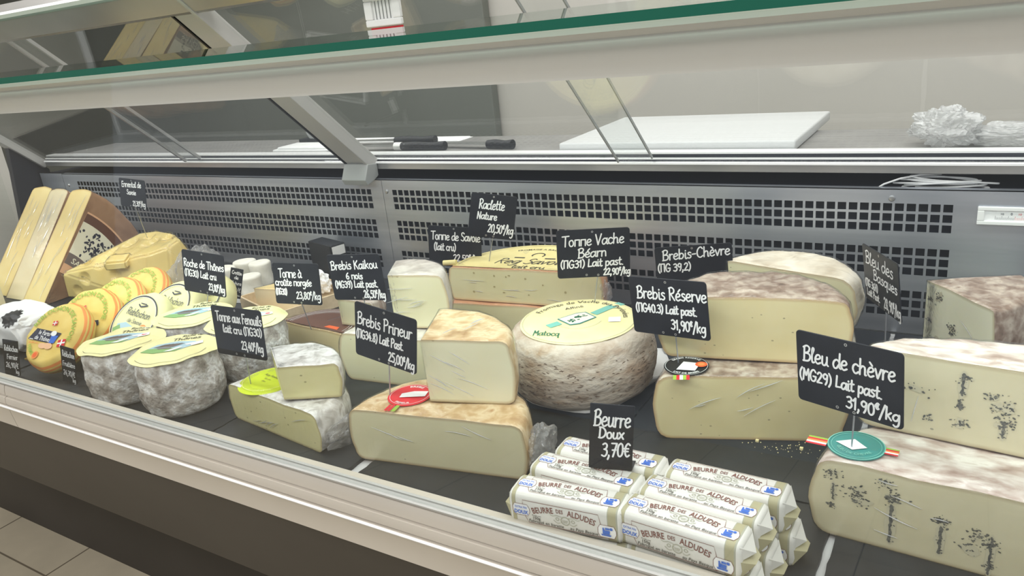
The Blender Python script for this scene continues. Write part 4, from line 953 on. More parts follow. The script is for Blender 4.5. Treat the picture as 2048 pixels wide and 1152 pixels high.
# ------------------------------------------------------------------ grey mouldy cylinders with yellow paper labels
def roche(loc, rot, seed, lab_, R_=0.070, H=0.107):
    t = wheel('cheese_round', lab_, loc, R_, H, 'r_grey', 0.016, 0.003, seed, 'grey mouldy cylinders with yellow labels', 0.0040, None, 72, sc=(30, 90))
    fr = T(0, 0, H + 0.0038) @ RZ(rot)
    _o, dr = label_disc(t, 'paper_label', M['paper_pale'], 0.072, 0.0, fr, 0.35, 0.060, 0.006, seed, 1.12, 1.75)
    L = lambda F, n_, k, z: F.build(n_, M[k], fr, z, t, None, 0, dr)
    L(Flat().poly([(-0.056, -0.006), (-0.034, 0.020), (0.0, 0.026), (0.036, 0.016), (0.040, 0.000), (0.010, -0.020), (-0.03, -0.020)]), 'landscape_print', 'sky', 0.0006)
    L(Flat().poly([(-0.056, -0.007), (-0.046, 0.004), (-0.020, 0.000), (0.018, -0.010), (0.010, -0.021), (-0.03, -0.021)]), 'meadow_print', 'meadow', 0.0008)
    F = Flat().poly([(-0.038, 0.006), (-0.016, 0.015), (0.018, 0.011), (0.000, -0.001)]).poly([(-0.030, 0.002), (-0.002, -0.003), (-0.002, -0.008), (-0.026, -0.004)])
    L(F, 'chalet_print', 'chalet', 0.0010)
    F = Flat()
    for i in range(5): F.ribbon([(-0.034 + i * 0.010, 0.006 + 0.001 * i), (-0.018 + i * 0.0075, 0.015)], 0.0010)
    L(F, 'plank_print', 'ink', 0.0012)
    L(Flat().poly([(-0.012, -0.018), (0.012, -0.004), (0.020, -0.007), (0.000, -0.020)]).poly([(0.018, 0.006), (0.034, 0.010), (0.040, 0.002), (0.024, 0.000)]), 'snow_print', 'paper_w', 0.0012)
    L(Flat().hand('Roche de', 0.002, 0.040, 0.044, 0.009, 0.0012, 0.0).hand("Thônes", -0.012, 0.040, 0.029, 0.011, 0.0015, 0.0).ringline((0, 0), 0.066, 0.0006, -2.6, -0.3), 'lettering', 'ink', 0.0008)
    L(Flat().poly([(0.030, 0.006), (0.050, 0.012), (0.054, -0.002), (0.034, -0.007)]), 'price_sticker', 'paper_w', 0.0016)
    L(Flat().disc((0.043, 0.003), 0.005, 0.003), 'sticker_print', 'red', 0.0018)
    return t
roche((-1.360, 0.733, 0), 36, 61, 'grey mouldy cylinder cheese, front left of the four, with a yellow label')
roche((-1.212, 0.740, 0), 36, 62, 'greyest mouldy cylinder cheese, front right of the four beside the lime label')
roche((-1.338, 0.876, 0), 36, 63, 'grey mouldy cylinder cheese with a curled yellow label, back left of the four')
roche((-1.196, 0.890, 0), 36, 64, 'grey mouldy cylinder cheese, back right of the four, behind a price card')

# ------------------------------------------------------------------ paper-wrapped flat cheeses leaning in two rows
def tilted(c, az, tilt, H, spin=0.0):
    """matrix that puts the top face centre of a wheel of height H at c, facing az/tilt"""
    a, t_ = radians(az), radians(tilt); nrm = Vector((sin(t_) * cos(a), sin(t_) * sin(a), cos(t_)))
    up = Vector((0, 0, 1)); y = (up - nrm * up.dot(nrm)).normalized(); x = y.cross(nrm)
    m3 = Matrix((x, y, nrm)).transposed().to_4x4()
    return T(*(Vector(c) - nrm * H)) @ m3 @ RZ(spin)
def paper_prof(R_, H):
    p = [(0, 0), (R_ * .6, 0), (R_ - 0.008, 0.0), (R_ - 0.002, 0.006), (R_, 0.012), (R_ + 0.0015, 0.017), (R_ + 0.002, 0.021), (R_ + 0.002, 0.0245), (R_ + 0.001, 0.0285), (R_, 0.032), (R_ - 0.003, 0.037), (R_ - 0.009, H - 0.001), (R_ * .8, H), (R_ * .5, H), (R_ * .25, H), (0, H)]
    return p
def rebl_savoie(c, az, tilt, lab_, farto=False, seed=1.0, spin=0.0):
    H = 0.045; R_ = 0.0755
    t = wheel('wrapped_cheese', lab_, None, R_, H, None, 0, 0, seed, 'yellow wrapped cheeses with orange bands', 0.0022, tilted(c, az, tilt, H, spin), 72, 'cheese', [M['paper_y'], M['orange']], [0, 0, 0, 0, 1, 0, 0, 1, 0, 1, 0, 0, 0, 0, 0], paper_prof(R_, H), (30, 70))
    fr = T(0, 0, H + 0.0016)
    L = lambda F, n_, k, z, l=None: F.build(n_, M[k], fr, z, t, l)
    L(Flat().type('REBLOCHON DE SAVOIE', 0, 0, 0.0150, 0, 0.016, 1.0, 'C', (0, 0, 0.0520, pi / 2 - 0.15)), 'lettering', 'green', 0.0008, 'green curved lettering')
    flag(t, fr, 0.0008, -0.004, 0.022, 0.0062, 0.25)
    if farto:
        L(Flat().poly([(-0.056, -0.022), (0.020, -0.022), (0.030, 0.004), (-0.046, 0.004)]), 'band_print', 'navy', 0.0008, 'dark name band')
        L(Flat().type('le Farto', -0.016, -0.0075, 0.0135, 0, 0.012, 0.85).type('de Thônes', -0.014, -0.0195, 0.0135, 0, 0.012, 0.85).rect(-0.052, -0.040, -0.0215, -0.020), 'lettering', 'paper_w', 0.0011, 'white lettering on the dark band')
        L(Flat().poly([(0.006, -0.004), (0.026, -0.003), (0.024, -0.020), (0.010, -0.022)]), 'figure_print', 'blue', 0.0013, 'blue figure')
        L(Flat().disc((0.010, 0.000), 0.008, 0.006), 'figure_print', 'paper_w', 0.0015, 'white figure')
        L(Flat().disc((-0.004, -0.030), 0.012, 0.006).disc((0.012, -0.028), 0.012, 0.007), 'figure_print', 'skin_print', 0.0010)
        L(Flat().type('au lait cru', -0.034, -0.029, 0.007, 0.05), 'lettering', 'orange_red', 0.0009)
        L(Flat().type('FERMIER', 0, 0, 0.011, 0, 0.012, 1.0, 'C', (0, 0, 0.058, -pi / 2 - 0.55), 0, -1), 'lettering', 'green', 0.0009, 'green lettering')
        flag(t, fr, 0.0009, 0.044, -0.016, 0.010, 0.3)
        L(Flat().disc((-0.010, -0.052), 0.0085), 'seal_print', 'orange', 0.0009, 'orange seal'); L(Flat().disc((-0.010, -0.052), 0.0055), 'seal_print', 'orange_red', 0.0011)
    else:
        L(Flat().poly([(0.020, -0.026), (0.050, -0.022), (0.046, -0.010), (0.018, -0.012)]), 'band_print', 'navy', 0.0008); L(Flat().rect(0.022, 0.042, -0.019, -0.0165), 'band_print', 'paper_w', 0.0011)
        flag(t, fr, 0.0009, 0.034, -0.038, 0.009, 0.3)
    mb = MB()                                                             # gathered paper corner at the lower rim
    mb.add([(-0.042, -0.052, 0.030), (-0.052, -0.040, 0.022), (-0.040, -0.056, 0.004), (-0.068, -0.062, 0.020), (-0.050, -0.062, 0.036)], [(0, 1, 3, 4), (1, 2, 3), (2, 0, 4), (2, 4, 3)])
    mb.build('folded_corner', M['paper_y'], t)
    return t
rebl_savoie((-1.625, 0.740, 0.085), -80, 42, 'front yellow paper wrapped round cheese with a dark name band and orange seal', True, 71, -6)
rebl_savoie((-1.645, 0.820, 0.087), -74, 43, 'second yellow paper wrapped round cheese, leaning just behind the one with the dark name band', False, 72, 4)
rebl_savoie((-1.668, 0.896, 0.085), -84, 44, 'third yellow paper wrapped round cheese with a white sticker, below the holey cheese', False, 73, -4)
rebl_savoie((-1.682, 0.972, 0.087), -86, 42, 'rearmost yellow paper wrapped round cheese, touching the holey cheese', False, 74, 0)

def rebl_blue(c, az, tilt, lab_, seed, spin=0.0):
    H = 0.044; R_ = 0.0745
    t = wheel('wrapped_cheese', lab_, None, R_, H, None, 0, 0, seed, 'pale yellow wrapped cheeses with a dark ring', 0.0016, tilted(c, az, tilt, H, spin), 72, 'cheese', [M['paper_pale'], M['paper_pale']], [0] * 15, paper_prof(R_, H), (30, 70))
    fr = T(0, 0, H + 0.0012)
    L = lambda F, n_, k, z, l=None: F.build(n_, M[k], fr, z, t, l)
    L(Flat().ringline((0, 0), 0.0595, 0.0028), 'ring_print', 'navy', 0.0007, 'dark ring'); L(Flat().ringline((0, 0), 0.0565, 0.0010), 'ring_print', 'paper_w', 0.0007)
    L(Flat().hand('Reblochon', -0.036, 0.040, 0.012, 0.015, 0.0015).hand('de Savoie', -0.020, 0.026, -0.004, 0.009, 0.0009).ribbon([(-0.012, 0.038), (-0.004, 0.034), (0.006, 0.037), (0.014, 0.040)], 0.003).ribbon([(-0.008, 0.042), (0.010, 0.042)], 0.002), 'lettering', 'navy', 0.0009, 'dark script lettering')
    L(Flat().poly([(-0.042, -0.014), (-0.020, -0.006), (0.010, -0.012), (0.022, -0.034), (0.0, -0.050), (-0.030, -0.040)]), 'landscape_print', 'sky', 0.0007); L(Flat().poly([(-0.048, -0.026), (-0.034, -0.014), (-0.012, -0.036), (0.000, -0.050), (-0.034, -0.044)]), 'meadow_print', 'meadow', 0.0009)
    L(Flat().poly([(0.004, -0.028), (0.016, -0.020), (0.030, -0.026), (0.026, -0.036), (0.008, -0.036)]), 'chalet_print', 'brown_ink', 0.0010)
    L(Flat().disc((0.036, -0.012), 0.0115), 'seal_print', 'orange', 0.0010, 'orange seal'); L(Flat().disc((0.036, -0.012), 0.0075), 'seal_print', 'orange_red', 0.0012)
    return t
rebl_blue((-1.493, 0.842, 0.086), -84, 42, 'front pale yellow round cheese with dark ring and orange seal, leaning behind grey cylinders', 81, -8)
rebl_blue((-1.490, 0.922, 0.085), -88, 42, 'middle pale yellow round cheese with a dark ring, right of the orange-banded row', 82, -4)
rebl_blue((-1.480, 0.995, 0.080), -88, 42, 'rear pale yellow round cheese, mostly hidden behind the dark-ringed one', 83, 0)

# ------------------------------------------------------------------ far left: leaning wedges, holey chunk, white pack
AX = Matrix(((0, 0, 1, 0), (1, 0, 0, 0), (0, 1, 0, 0), (0, 0, 0, 1)))
def slab(x, y, th, sweep, R_, lab_, paste, seed, yaw=0):
    t = sector('leaning_wedge', lab_, None, 0, R_, th, sweep, 'r_comte', paste, 0.014, 0.004, seed, None, 'film', 0.001, T(x, y, 0.0015) @ RZ(yaw) @ AX)
    a = radians(sweep); glint_folds(t, 0.05, R_ - 0.05, 0.02, th - 0.02, 14, int(seed), 0.05, Matrix(((cos(a), 0, -sin(a), 0), (sin(a), 0, cos(a), 0), (0, 1, 0, 0), (0, 0, 0, 1))), (0.02, 0.08))
    return t
s1 = slab(-2.253, 0.978, 0.108, 50, 0.345, 'golden wedge of hard cheese with brown labelled side, right one of three leaning', 'p_comte', 91)
fr = T(0, 0, 0.1095)
def ann(r0, r1, a0, a1, n=14):
    A = [radians(a0 + (a1 - a0) * i / n) for i in range(n + 1)]
    return Flat().poly([(r1 * cos(a), r1 * sin(a)) for a in A] + [(r0 * cos(a), r0 * sin(a)) for a in A[::-1]])
ann(0.10, 0.285, 2, 48).build('paper_label', M['skin_print'], fr, 0.0, s1, 'tan paper label', 0.0004)
ann(0.160, 0.255, 2, 48).build('label_print', M['cream'], fr, 0.0004, s1, 'cream ring')
ann(0.255, 0.280, 2, 48).build('label_print', M['brown_label'], fr, 0.0004, s1, 'dark brown ring'); ann(0.128, 0.160, 2, 48).build('label_print', M['chalet'], fr, 0.0004, s1, 'grey brown ring')
F = Flat(); rr = random.Random(5)
for i in range(90): F.disc((0.205 * cos(radians(30)) + rr.gauss(0, .020), 0.205 * sin(radians(30)) + rr.gauss(0, .024)), rr.uniform(.002, .007), rr.uniform(.0015, .004), 9, rr.uniform(0, 3))
F.build('emblem_print', M['navy'], fr, 0.0007, s1, 'dark emblem')
Flat().type('SAVOIE', 0, 0, 0.022, 0, 0.01, 1, 'C', (0, 0, 0.136, radians(26))).build('lettering', M['cream'], fr, 0.0007, s1, 'pale lettering on the ring')
slab(-2.356, 0.985, 0.092, 51, 0.340, 'pale wedge of hard cheese, middle one of three leaning', 'p_comte2', 92, 1)
slab(-2.474, 0.990, 0.104, 50, 0.345, 'golden wedge of hard cheese with brown rind, left one of three leaning', 'p_comte', 93, 2)
sector('wedge', 'brown-rinded wrapped wedge at the left edge before the leaning wedges', (-2.285, 0.950, 0), 183, 0.125, 0.10, 60, 'r_comte', 'p_comte2', 0.012, 0.003, 94.0)

em = thing('cheese_chunk', 'big yellow holey cheese chunk wrapped in film before the leaning wedges', 'cheese', (-1.95, 1.12, 0))
def hull_mesh(name, pts, cuts, mats, parent, seed, holes=(), amp=0.002, smooth=0.8, smoothing=2):
    bm = bmesh.new()
    vs_ = [bm.verts.new(p) for p in pts]
    r = bmesh.ops.convex_hull(bm, input=vs_)
    bmesh.ops.dissolve_limit(bm, angle_limit=0.15, verts=bm.verts, edges=bm.edges)
    bmesh.ops.bevel(bm, geom=list(bm.edges), offset=0.005, segments=2, affect='EDGES')
    bmesh.ops.triangulate(bm, faces=bm.faces)
    for _ in range(cuts):
        long_ = [e for e in bm.edges if e.calc_length() > 0.006]
        if not long_: break
        bmesh.ops.subdivide_edges(bm, edges=long_, cuts=1); bmesh.ops.triangulate(bm, faces=bm.faces)
    bm.normal_update()
    for v in bm.verts:
        n = v.normal.copy(); d = amp * nz(v.co, 18, seed)
        for hx, hy, hz, hr, hd in holes:
            q = (v.co - Vector((hx, hy, hz))).length
            if q < hr: d -= hd * (1 - (q / hr) ** 2)
        v.co += n * d
    me = bpy.data.meshes.new(name); bm.to_mesh(me); bm.free()
    return link(name, me, mats, parent, None, smooth)
E_ = lambda p: (p[0] + 1.95, p[1] - 1.12, p[2])
emp = [(-2.125, 1.035, 0.004), (-1.835, 1.085, 0.004), (-1.775, 1.12, 0.004), (-1.745, 1.19, 0.004), (-1.79, 1.26, 0.004), (-1.95, 1.27, 0.004),
       (-2.105, 1.03, 0.08), (-1.83, 1.115, 0.125), (-1.787, 1.150, 0.137), (-1.80, 1.195, 0.146), (-1.86, 1.22, 0.152), (-1.93, 1.222, 0.154), (-1.985, 1.208, 0.150)]
hl = [(-1.885, 1.165, 0.140, 0.030, 0.012), (-1.92, 1.19, 0.146, 0.018, 0.009), (-1.965, 1.160, 0.130, 0.026, 0.012), (-2.0, 1.13, 0.117, 0.018, 0.008), (-2.05, 1.075, 0.098, 0.022, 0.009), (-1.99, 1.09, 0.108, 0.034, 0.013), (-2.03, 1.045, 0.065, 0.020, 0.007), (-1.93, 1.072, 0.075, 0.02, 0.006), (-2.07, 1.045, 0.03, 0.018, 0.006), (-1.84, 1.19, 0.146, 0.02, 0.008)]
eb = hull_mesh('body', [E_(p) for p in emp], 6, M['p_emm'], em, 3, [(*E_(h[:3]), h[3], h[4] * 1.25) for h in hl], 0.0012, None)
for p_ in eb.data.polygons: p_.use_smooth = True
film_shell(em, [eb], 0.002, 0.003, 25, 'film', 4)
crumple(em, (0.205, 0.07, 0.06), 0.024, 0.07, 0.062, 6)
ch = thing('cheese_piece', 'small yellow cube of cheese lying on the holey chunk', 'cheese', (-1.915, 1.085, 0.094), None, 0.5)
cb = hull_mesh('body', [(x, y, z - (0.006 if y < 0 else -0.006)) for x in (-0.030, 0.030) for y in (-0.02, 0.02) for z in (0.002, 0.026)], 2, M['p_emm'], ch, 5, (), 0.001)
film_shell(ch, [cb], 0.0015, 0.002, 60, 'film', 7)

wp = thing('paper_pack', 'white paper wrapped pack with a black star shape at the left edge', 'pack', (-1.885, 0.80, 0))
bm = bmesh.new(); bmesh.ops.create_icosphere(bm, subdivisions=5, radius=1.0)
for v in bm.verts:
    p = v.co.copy(); e = 0.55
    q = Vector((abs(p.x) ** e * (1 if p.x > 0 else -1), abs(p.y) ** e * (1 if p.y > 0 else -1), abs(p.z) ** 0.7 * (1 if p.z > 0 else -1)))
    k = 1 + 0.10 * nz(p, 2.6, 5) + 0.05 * abs(nz(p, 6, 8))
    v.co = Vector((q.x * 0.098 * k, q.y * 0.062 * k, 0.048 + q.z * 0.046 * k))
tree = BVHTree.FromBMesh(bm)
me = bpy.data.meshes.new('wrapper'); bm.to_mesh(me); bm.free(); link('wrapper', me, M['paper_w'], wp, None, 0.6)
dirn = Vector((0.45, -0.55, 0.70)).normalized(); ux = dirn.cross(Vector((0, 0, 1))).normalized() * -1; uy = dirn.cross(ux) * -1
ctr = Vector((0.052, -0.035, 0.085)); sv = []; sf = []
if uy.z < 0: uy = -uy
rings = 6; nn = 56
for k in range(rings + 1):
    for i in range(nn):
        a = 2 * pi * i / nn; r = (0.0255 if (i // 2) % 2 else 0.0215) * k / rings
        o_ = ctr + ux * r * cos(a) * 0.9 + uy * r * sin(a) * 1.15 + dirn * 0.2
        hit = tree.ray_cast(o_, -dirn)[0] or (o_ - dirn * 0.2)
        sv.append(hit + dirn * 0.0012)
for k in range(rings):
    for i in range(nn): sf.append((k * nn + i, k * nn + (i + 1) % nn, (k + 1) * nn + (i + 1) % nn, (k + 1) * nn + i))
pydata('star_print', sv, sf, M['black'], wp, 'black star shape', 1.0)

# ------------------------------------------------------------------ goat cheeses on their tray, wooden box
tr = thing('tray', 'black tray with a white rim holding the small goat cheeses', 'tray', (-1.630, 1.240, 0), None, radians(10))
MB().box(-0.098, 0.098, -0.085, 0.085, 0.0, 0.006).build('base', M['black'], tr, None, None, 0.002)
mb = MB()
for a in ((-0.101, 0.101, -0.090, -0.083), (-0.101, 0.101, 0.083, 0.090), (-0.103, -0.096, -0.090, 0.090), (0.096, 0.103, -0.090, 0.090)): mb.box(*a, 0.0, 0.016)
mb.build('rim', M['white'], tr, 'white rim', None, 0.0015)
for i, (x, y, h, lab_) in enumerate(((-1.670, 1.215, 0.062, 'small white goat cheese on the black tray, left one behind the narrow price tag'), (-1.605, 1.275, 0.064, 'small white goat cheese on the black tray, rear one by the panel'), (-1.575, 1.212, 0.050, 'small white goat cheese on the black tray, front right one'), (-1.672, 1.282, 0.060, 'small white goat cheese on the black tray, rear left one'))):
    wheel('goat_cheese', lab_, (x, y, 0.0065), 0.030, h, 'goat', 0.006, -0.002, 100 + i, 'small goat cheeses on the tray', 0.0016, None, 32)
bx = thing('wooden_box', 'shallow pale wooden box holding a tan wedge, behind the price cards', 'box', (-1.395, 1.195, 0), None, radians(-18))
MB().box(-0.098, 0.098, -0.098, 0.098, 0.0, 0.004).build('bottom', M['wood'], bx)
for a in ((-0.100, 0.100, -0.102, -0.097), (-0.100, 0.100, 0.097, 0.102), (-0.102, -0.098, -0.097, 0.097), (0.098, 0.102, -0.097, 0.097)): MB().box(*a, 0.0, 0.034).build('side', M['wood'], bx, None, None, 0.0008)
sector('wedge', 'tan wedge in film standing in the shallow wooden box', (-1.455, 1.125, 0.0055), 12, 0.118, 0.056, 55, 'p_comte', 'p_comte2', 0.008, 0.002, 111.0)
wr = thing('wrapped_cheese', 'white film wrapped goat cheese in the back of the wooden box', 'cheese', (-1.385, 1.262, 0.0055))
crumple(wr, (0, 0, 0.032), 0.036, 0.022, 0.028, 12, 'paper_w', 4, 'wrapper')
hb = thing('card_holder', 'black block with a white end behind the price cards near the panel joint', 'holder', (-1.395, 1.345, 0), None, radians(-15))
MB().box(-0.09, 0.02, -0.022, 0.022, 0.0, 0.112, 0).build('body', M['black'], hb, None, None, 0.003)
MB().add([(0.0205, -0.018, 0.085), (0.0205, 0.018, 0.085), (0.0205, 0.018, 0.108), (0.0205, -0.018, 0.108), (0.022, -0.018, 0.085), (0.022, 0.018, 0.085), (0.022, 0.018, 0.108), (0.022, -0.018, 0.108)], [(0, 1, 2, 3), (4, 5, 6, 7), (0, 1, 5, 4), (2, 3, 7, 6), (0, 3, 7, 4), (1, 2, 6, 5)]).build('end_face', M['white'], hb, 'white end')

# ------------------------------------------------------------------ butter packs
BL, BW, BH = 0.134, 0.042, 0.0436
def butter_proto():
    t = thing('butter_pack', '-', 'butter', (0, 0, 0))
    def sect(x, k, kz=None):
        kz = kz or k; w_, h_, c = BW / 2 * k, BH / 2 * kz, 0.0078
        pts = []
        for sx, sy, a0 in ((1, -1, -90), (1, 1, 0), (-1, 1, 90), (-1, -1, 180)):
            for i in range(4):
                a = radians(a0 + i * 30); pts.append((x, sx * (w_ - c) + c * cos(a), BH / 2 + sy * (h_ - c) + c * sin(a)))
        return pts
    S = [(-BL / 2 - 0.002, .80), (-BL / 2, .93), (-BL / 2 + .003, 1), (-BL / 2 + .0035, 1), (-BL / 2 + .0075, 1), (-BL / 2 + .0083, 1), (-.03, 1.0), (0, 1.0), (.03, 1.0), (BL / 2 - .0150, 1), (BL / 2 - .0140, 1), (BL / 2 - .0050, 1), (BL / 2 - .003, 1), (BL / 2, .93), (BL / 2 + .002, .80)]
    ks = [0, 0, 2, 1, 2, 0, 0, 0, 0, 2, 1, 2, 0, 0]
    mb = MB(); v = []; f = []; mi = []
    for x, k in S: v += sect(x, k)
    for i in range(len(S) - 1):
        for j in range(16): f.append((i * 16 + j, i * 16 + (j + 1) % 16, (i + 1) * 16 + (j + 1) % 16, (i + 1) * 16 + j)); mi.append(ks[i])
    f += [tuple(range(15, -1, -1)), tuple(range((len(S) - 1) * 16, len(S) * 16))]; mi += [0, 0]
    mb.v, mb.f, mb.mi = v, f, mi
    mb.build('wrapper', [M['butter'], M['olive'], M['olive_ink']], t, None, 0.7)
    for s in (-1, 1):
        x = s * BL / 2; m2 = MB()
        m2.add([(x, -BW / 2 + .003, BH - .003), (x, BW / 2 - .003, BH - .003), (x + s * .011, 0.0, BH * .60), (x, -BW / 2 + .003, BH * .55), (x, BW / 2 - .003, BH * .55)], [(0, 1, 2), (0, 2, 3), (1, 4, 2), (3, 2, 4), (0, 3, 4, 1)], 0)
        m2.add([(x, -BW / 2 + .002, BH * .55), (x, BW / 2 - .002, BH * .55), (x + s * .013, .008, BH * .42), (x + s * .013, -.008, BH * .42), (x, -BW / 2 + .003, .003), (x, BW / 2 - .003, .003)], [(0, 1, 2, 3), (3, 2, 5, 4), (0, 3, 4), (1, 5, 2)], 1)
        m2.build('end_fold', [M['butter'], M['olive']], t)
    top = T(0, 0, BH); fro = T(0, -BW / 2, BH / 2) @ FRONT
    def both(name, F, k, lb):
        dz = [d + {'badge': -.0001, 'lettering': .0003, 'small_lettering': .0004, 'emblem': .0003, 'blue_print': .0007}[name] for d in F.zs()]
        vs_ = [top @ Vector((x, y * 0.95, 0.0003 + d)) for (x, y), d in zip(F.v, dz)] + [fro @ Vector((x, y * 0.98, 0.0003 + d)) for (x, y), d in zip(F.v, dz)]
        n = len(F.v); fs = F.f + [tuple(i + n for i in q) for q in F.f]
        pydata(name, vs_, fs, M[k], t, lb)
    oct_ = lambda cx, cy, w_, h_: [(cx - w_, cy - h_ * .4), (cx - w_ * .75, cy - h_), (cx + w_ * .75, cy - h_), (cx + w_, cy - h_ * .3), (cx + w_, cy + h_ * .3), (cx + w_ * .75, cy + h_), (cx - w_ * .75, cy + h_), (cx - w_, cy + h_ * .4)]
    both('badge', Flat().poly(oct_(-.0525, .001, .0105, .0075)).poly(oct_(.0515, -.006, .0105, .0080)), 'paper_w', 'white badges')
    F = Flat()
    F.type('BEURRE', 0, 0, .0112, 0, .014, .68, 'C', (0, -.1122, .1165, pi / 2 + .214)).type('DES', 0, 0, .0074, 0, .012, .68, 'C', (0, -.1122, .1178, pi / 2 + .036)).type('ALDUDES', 0, 0, .0112, 0, .014, .68, 'C', (0, -.1122, .1165, pi / 2 - .182))
    for cx, cy, w_, h_ in ((-.0525, .001, .0107, .0077), (.0515, -.006, .0107, .0082)):
        q = oct_(cx, cy, w_, h_); F.ribbon(q, .0005, False, True)
    F.ribbon([(-.050, .0088), (-.050, .0145), (.042, .0145), (.0445, .0025)], .0006).ribbon([(-.048, -.0068), (-.044, -.0148), (.044, -.0148), (.0465, -.0142)], .0006)
    both('lettering', F, 'brown_ink', 'brown lettering and frame')
    F = Flat().type('Poids net', -.0335, -.0050, .0030, 0, 0).type('150g', -.0335, -.0092, .0052, 0, .012).type('Fabriqué en baratte', -.022, -.0136, .0055, 0, .004, 1, 'C', None, .15).type('au Pays Basque', .024, -.0135, .0055, 0, .004, 1, 'C', None, .15)
    both('small_lettering', F, 'ink', 'dark small lettering')
    F = Flat().ringline((.002, -.0035), .0052, .0011).ringline((-.0075, -.0025), .0019, .0008).ringline((.0115, -.0025), .0019, .0008)
    for s in (-1, 1): F.ribbon(smooth_pts([(.002 + s * .004, .001), (.002 + s * .010, .0022), (.002 + s * .015, .0005), (.002 + s * .018, .0018)]), .0007).ribbon(smooth_pts([(.002 + s * .006, -.007), (.002 + s * .010, -.008), (.002 + s * .014, -.005)]), .0007)
    F.rect(-.0015, .0055, -.0030, -.0024).rect(-.0010, .0050, -.0044, -.0038).rect(-.0005, .0045, -.0058, -.0052)
    both('emblem', F, 'olive_ink', 'grey round emblem')
    F = Flat().type('DOUX', -.0525, -.0046, .0072, 0, .03, .8).type('EXTRA FIN', -.0525, .0030, .0040, 0, .010, .78)
    F.poly([(.0455, -.0115), (.0555, -.0115), (.0565, -.0095), (.0445, -.0095)]).poly([(.0465, -.0090), (.0545, -.0090), (.0550, -.0040), (.0485, -.0040), (.0480, -.0010), (.0465, -.0010)]).disc((.0565, -.0015), .0018).rect(.0495, .0545, -.0030, -.0005)
    both('blue_print', F, 'blue', 'blue badge print')
    return t
def copy_thing(src, mtx, lab_):
    c = src.copy(); COL.objects.link(c); c.matrix_world = mtx; c['label'] = lab_
    for ch_ in list(src.children):
        d = ch_.copy(); COL.objects.link(d); d.parent = c
    return c
bp = butter_proto(); bp['group'] = 'butter packs stacked at the front'
packs = [(-.3720, .6455, 1, 5.0, 'white butter pack with brown lettering, upper front one of the left stack'), (-.3650, .6515, 0, 4.0, 'white butter pack by the glass, lower front one of the left stack'),
         (-.3735, .6930, 1, -1.0, 'white butter pack, upper middle one of the left stack, under the small price card'), (-.3660, .6970, 0, 0.0, 'white butter pack, lower middle one of the left stack'),
         (-.3620, .7375, 1, 0.0, 'white butter pack, upper back one of the left stack, behind the small price card'), (-.3480, .7415, 0, 0.0, 'white butter pack, lower back one of the left stack'),
         (-.2395, .6505, 1, -4.0, 'white butter pack with brown lettering, upper front one of the right stack'), (-.2310, .6555, 0, -3.0, 'white butter pack by the glass, lower front one of the right stack'),
         (-.2335, .6930, 1, -3.5, 'white butter pack, upper middle one of the right stack'), (-.2230, .6980, 0, -3.0, 'white butter pack, lower middle one of the right stack'),
         (-.2190, .7365, 1, -1.5, 'white butter pack, upper back one of the right stack'), (-.2090, .7410, 0, -1.0, 'white butter pack, lower back one of the right stack')]
for i, (x, y, lv, yaw, lb) in enumerate(packs):
    mt_ = T(x, y, Z0 + 0.0004 + lv * (BH + 0.0006)) @ RZ(yaw)
    if i == 0: bp.matrix_world = mt_; bp['label'] = lb
    else: copy_thing(bp, mt_, lb)

# ------------------------------------------------------------------ price cards on pins
def rrect(w_, h_, r, n=5):
    p = []
    for cx, cy, a0 in ((w_ / 2 - r, -h_ / 2 + r, -90), (w_ / 2 - r, h_ / 2 - r, 0), (-w_ / 2 + r, h_ / 2 - r, 90), (-w_ / 2 + r, -h_ / 2 + r, 180)):
        for i in range(n + 1): a = radians(a0 + 90 * i / n); p.append((cx + r * cos(a), cy + r * sin(a)))
    return p
def board_mesh(w_, h_, r, th=0.0014):
    o = rrect(w_, h_, r); i = rrect(w_ - 0.0008, h_ - 0.0008, max(r - 0.0004, 0.0003)); n = len(o)
    v = [(x, -th / 2, z) for x, z in i] + [(x, -th / 2 + 0.0003, z) for x, z in o] + [(x, th / 2, z) for x, z in o]
    f = [tuple(range(n))] + [(k * n + j, k * n + (j + 1) % n, (k + 1) * n + (j + 1) % n, (k + 1) * n + j) for k in range(2) for j in range(n)] + [tuple(range(3 * n - 1, 2 * n - 1, -1))]
    return v, f
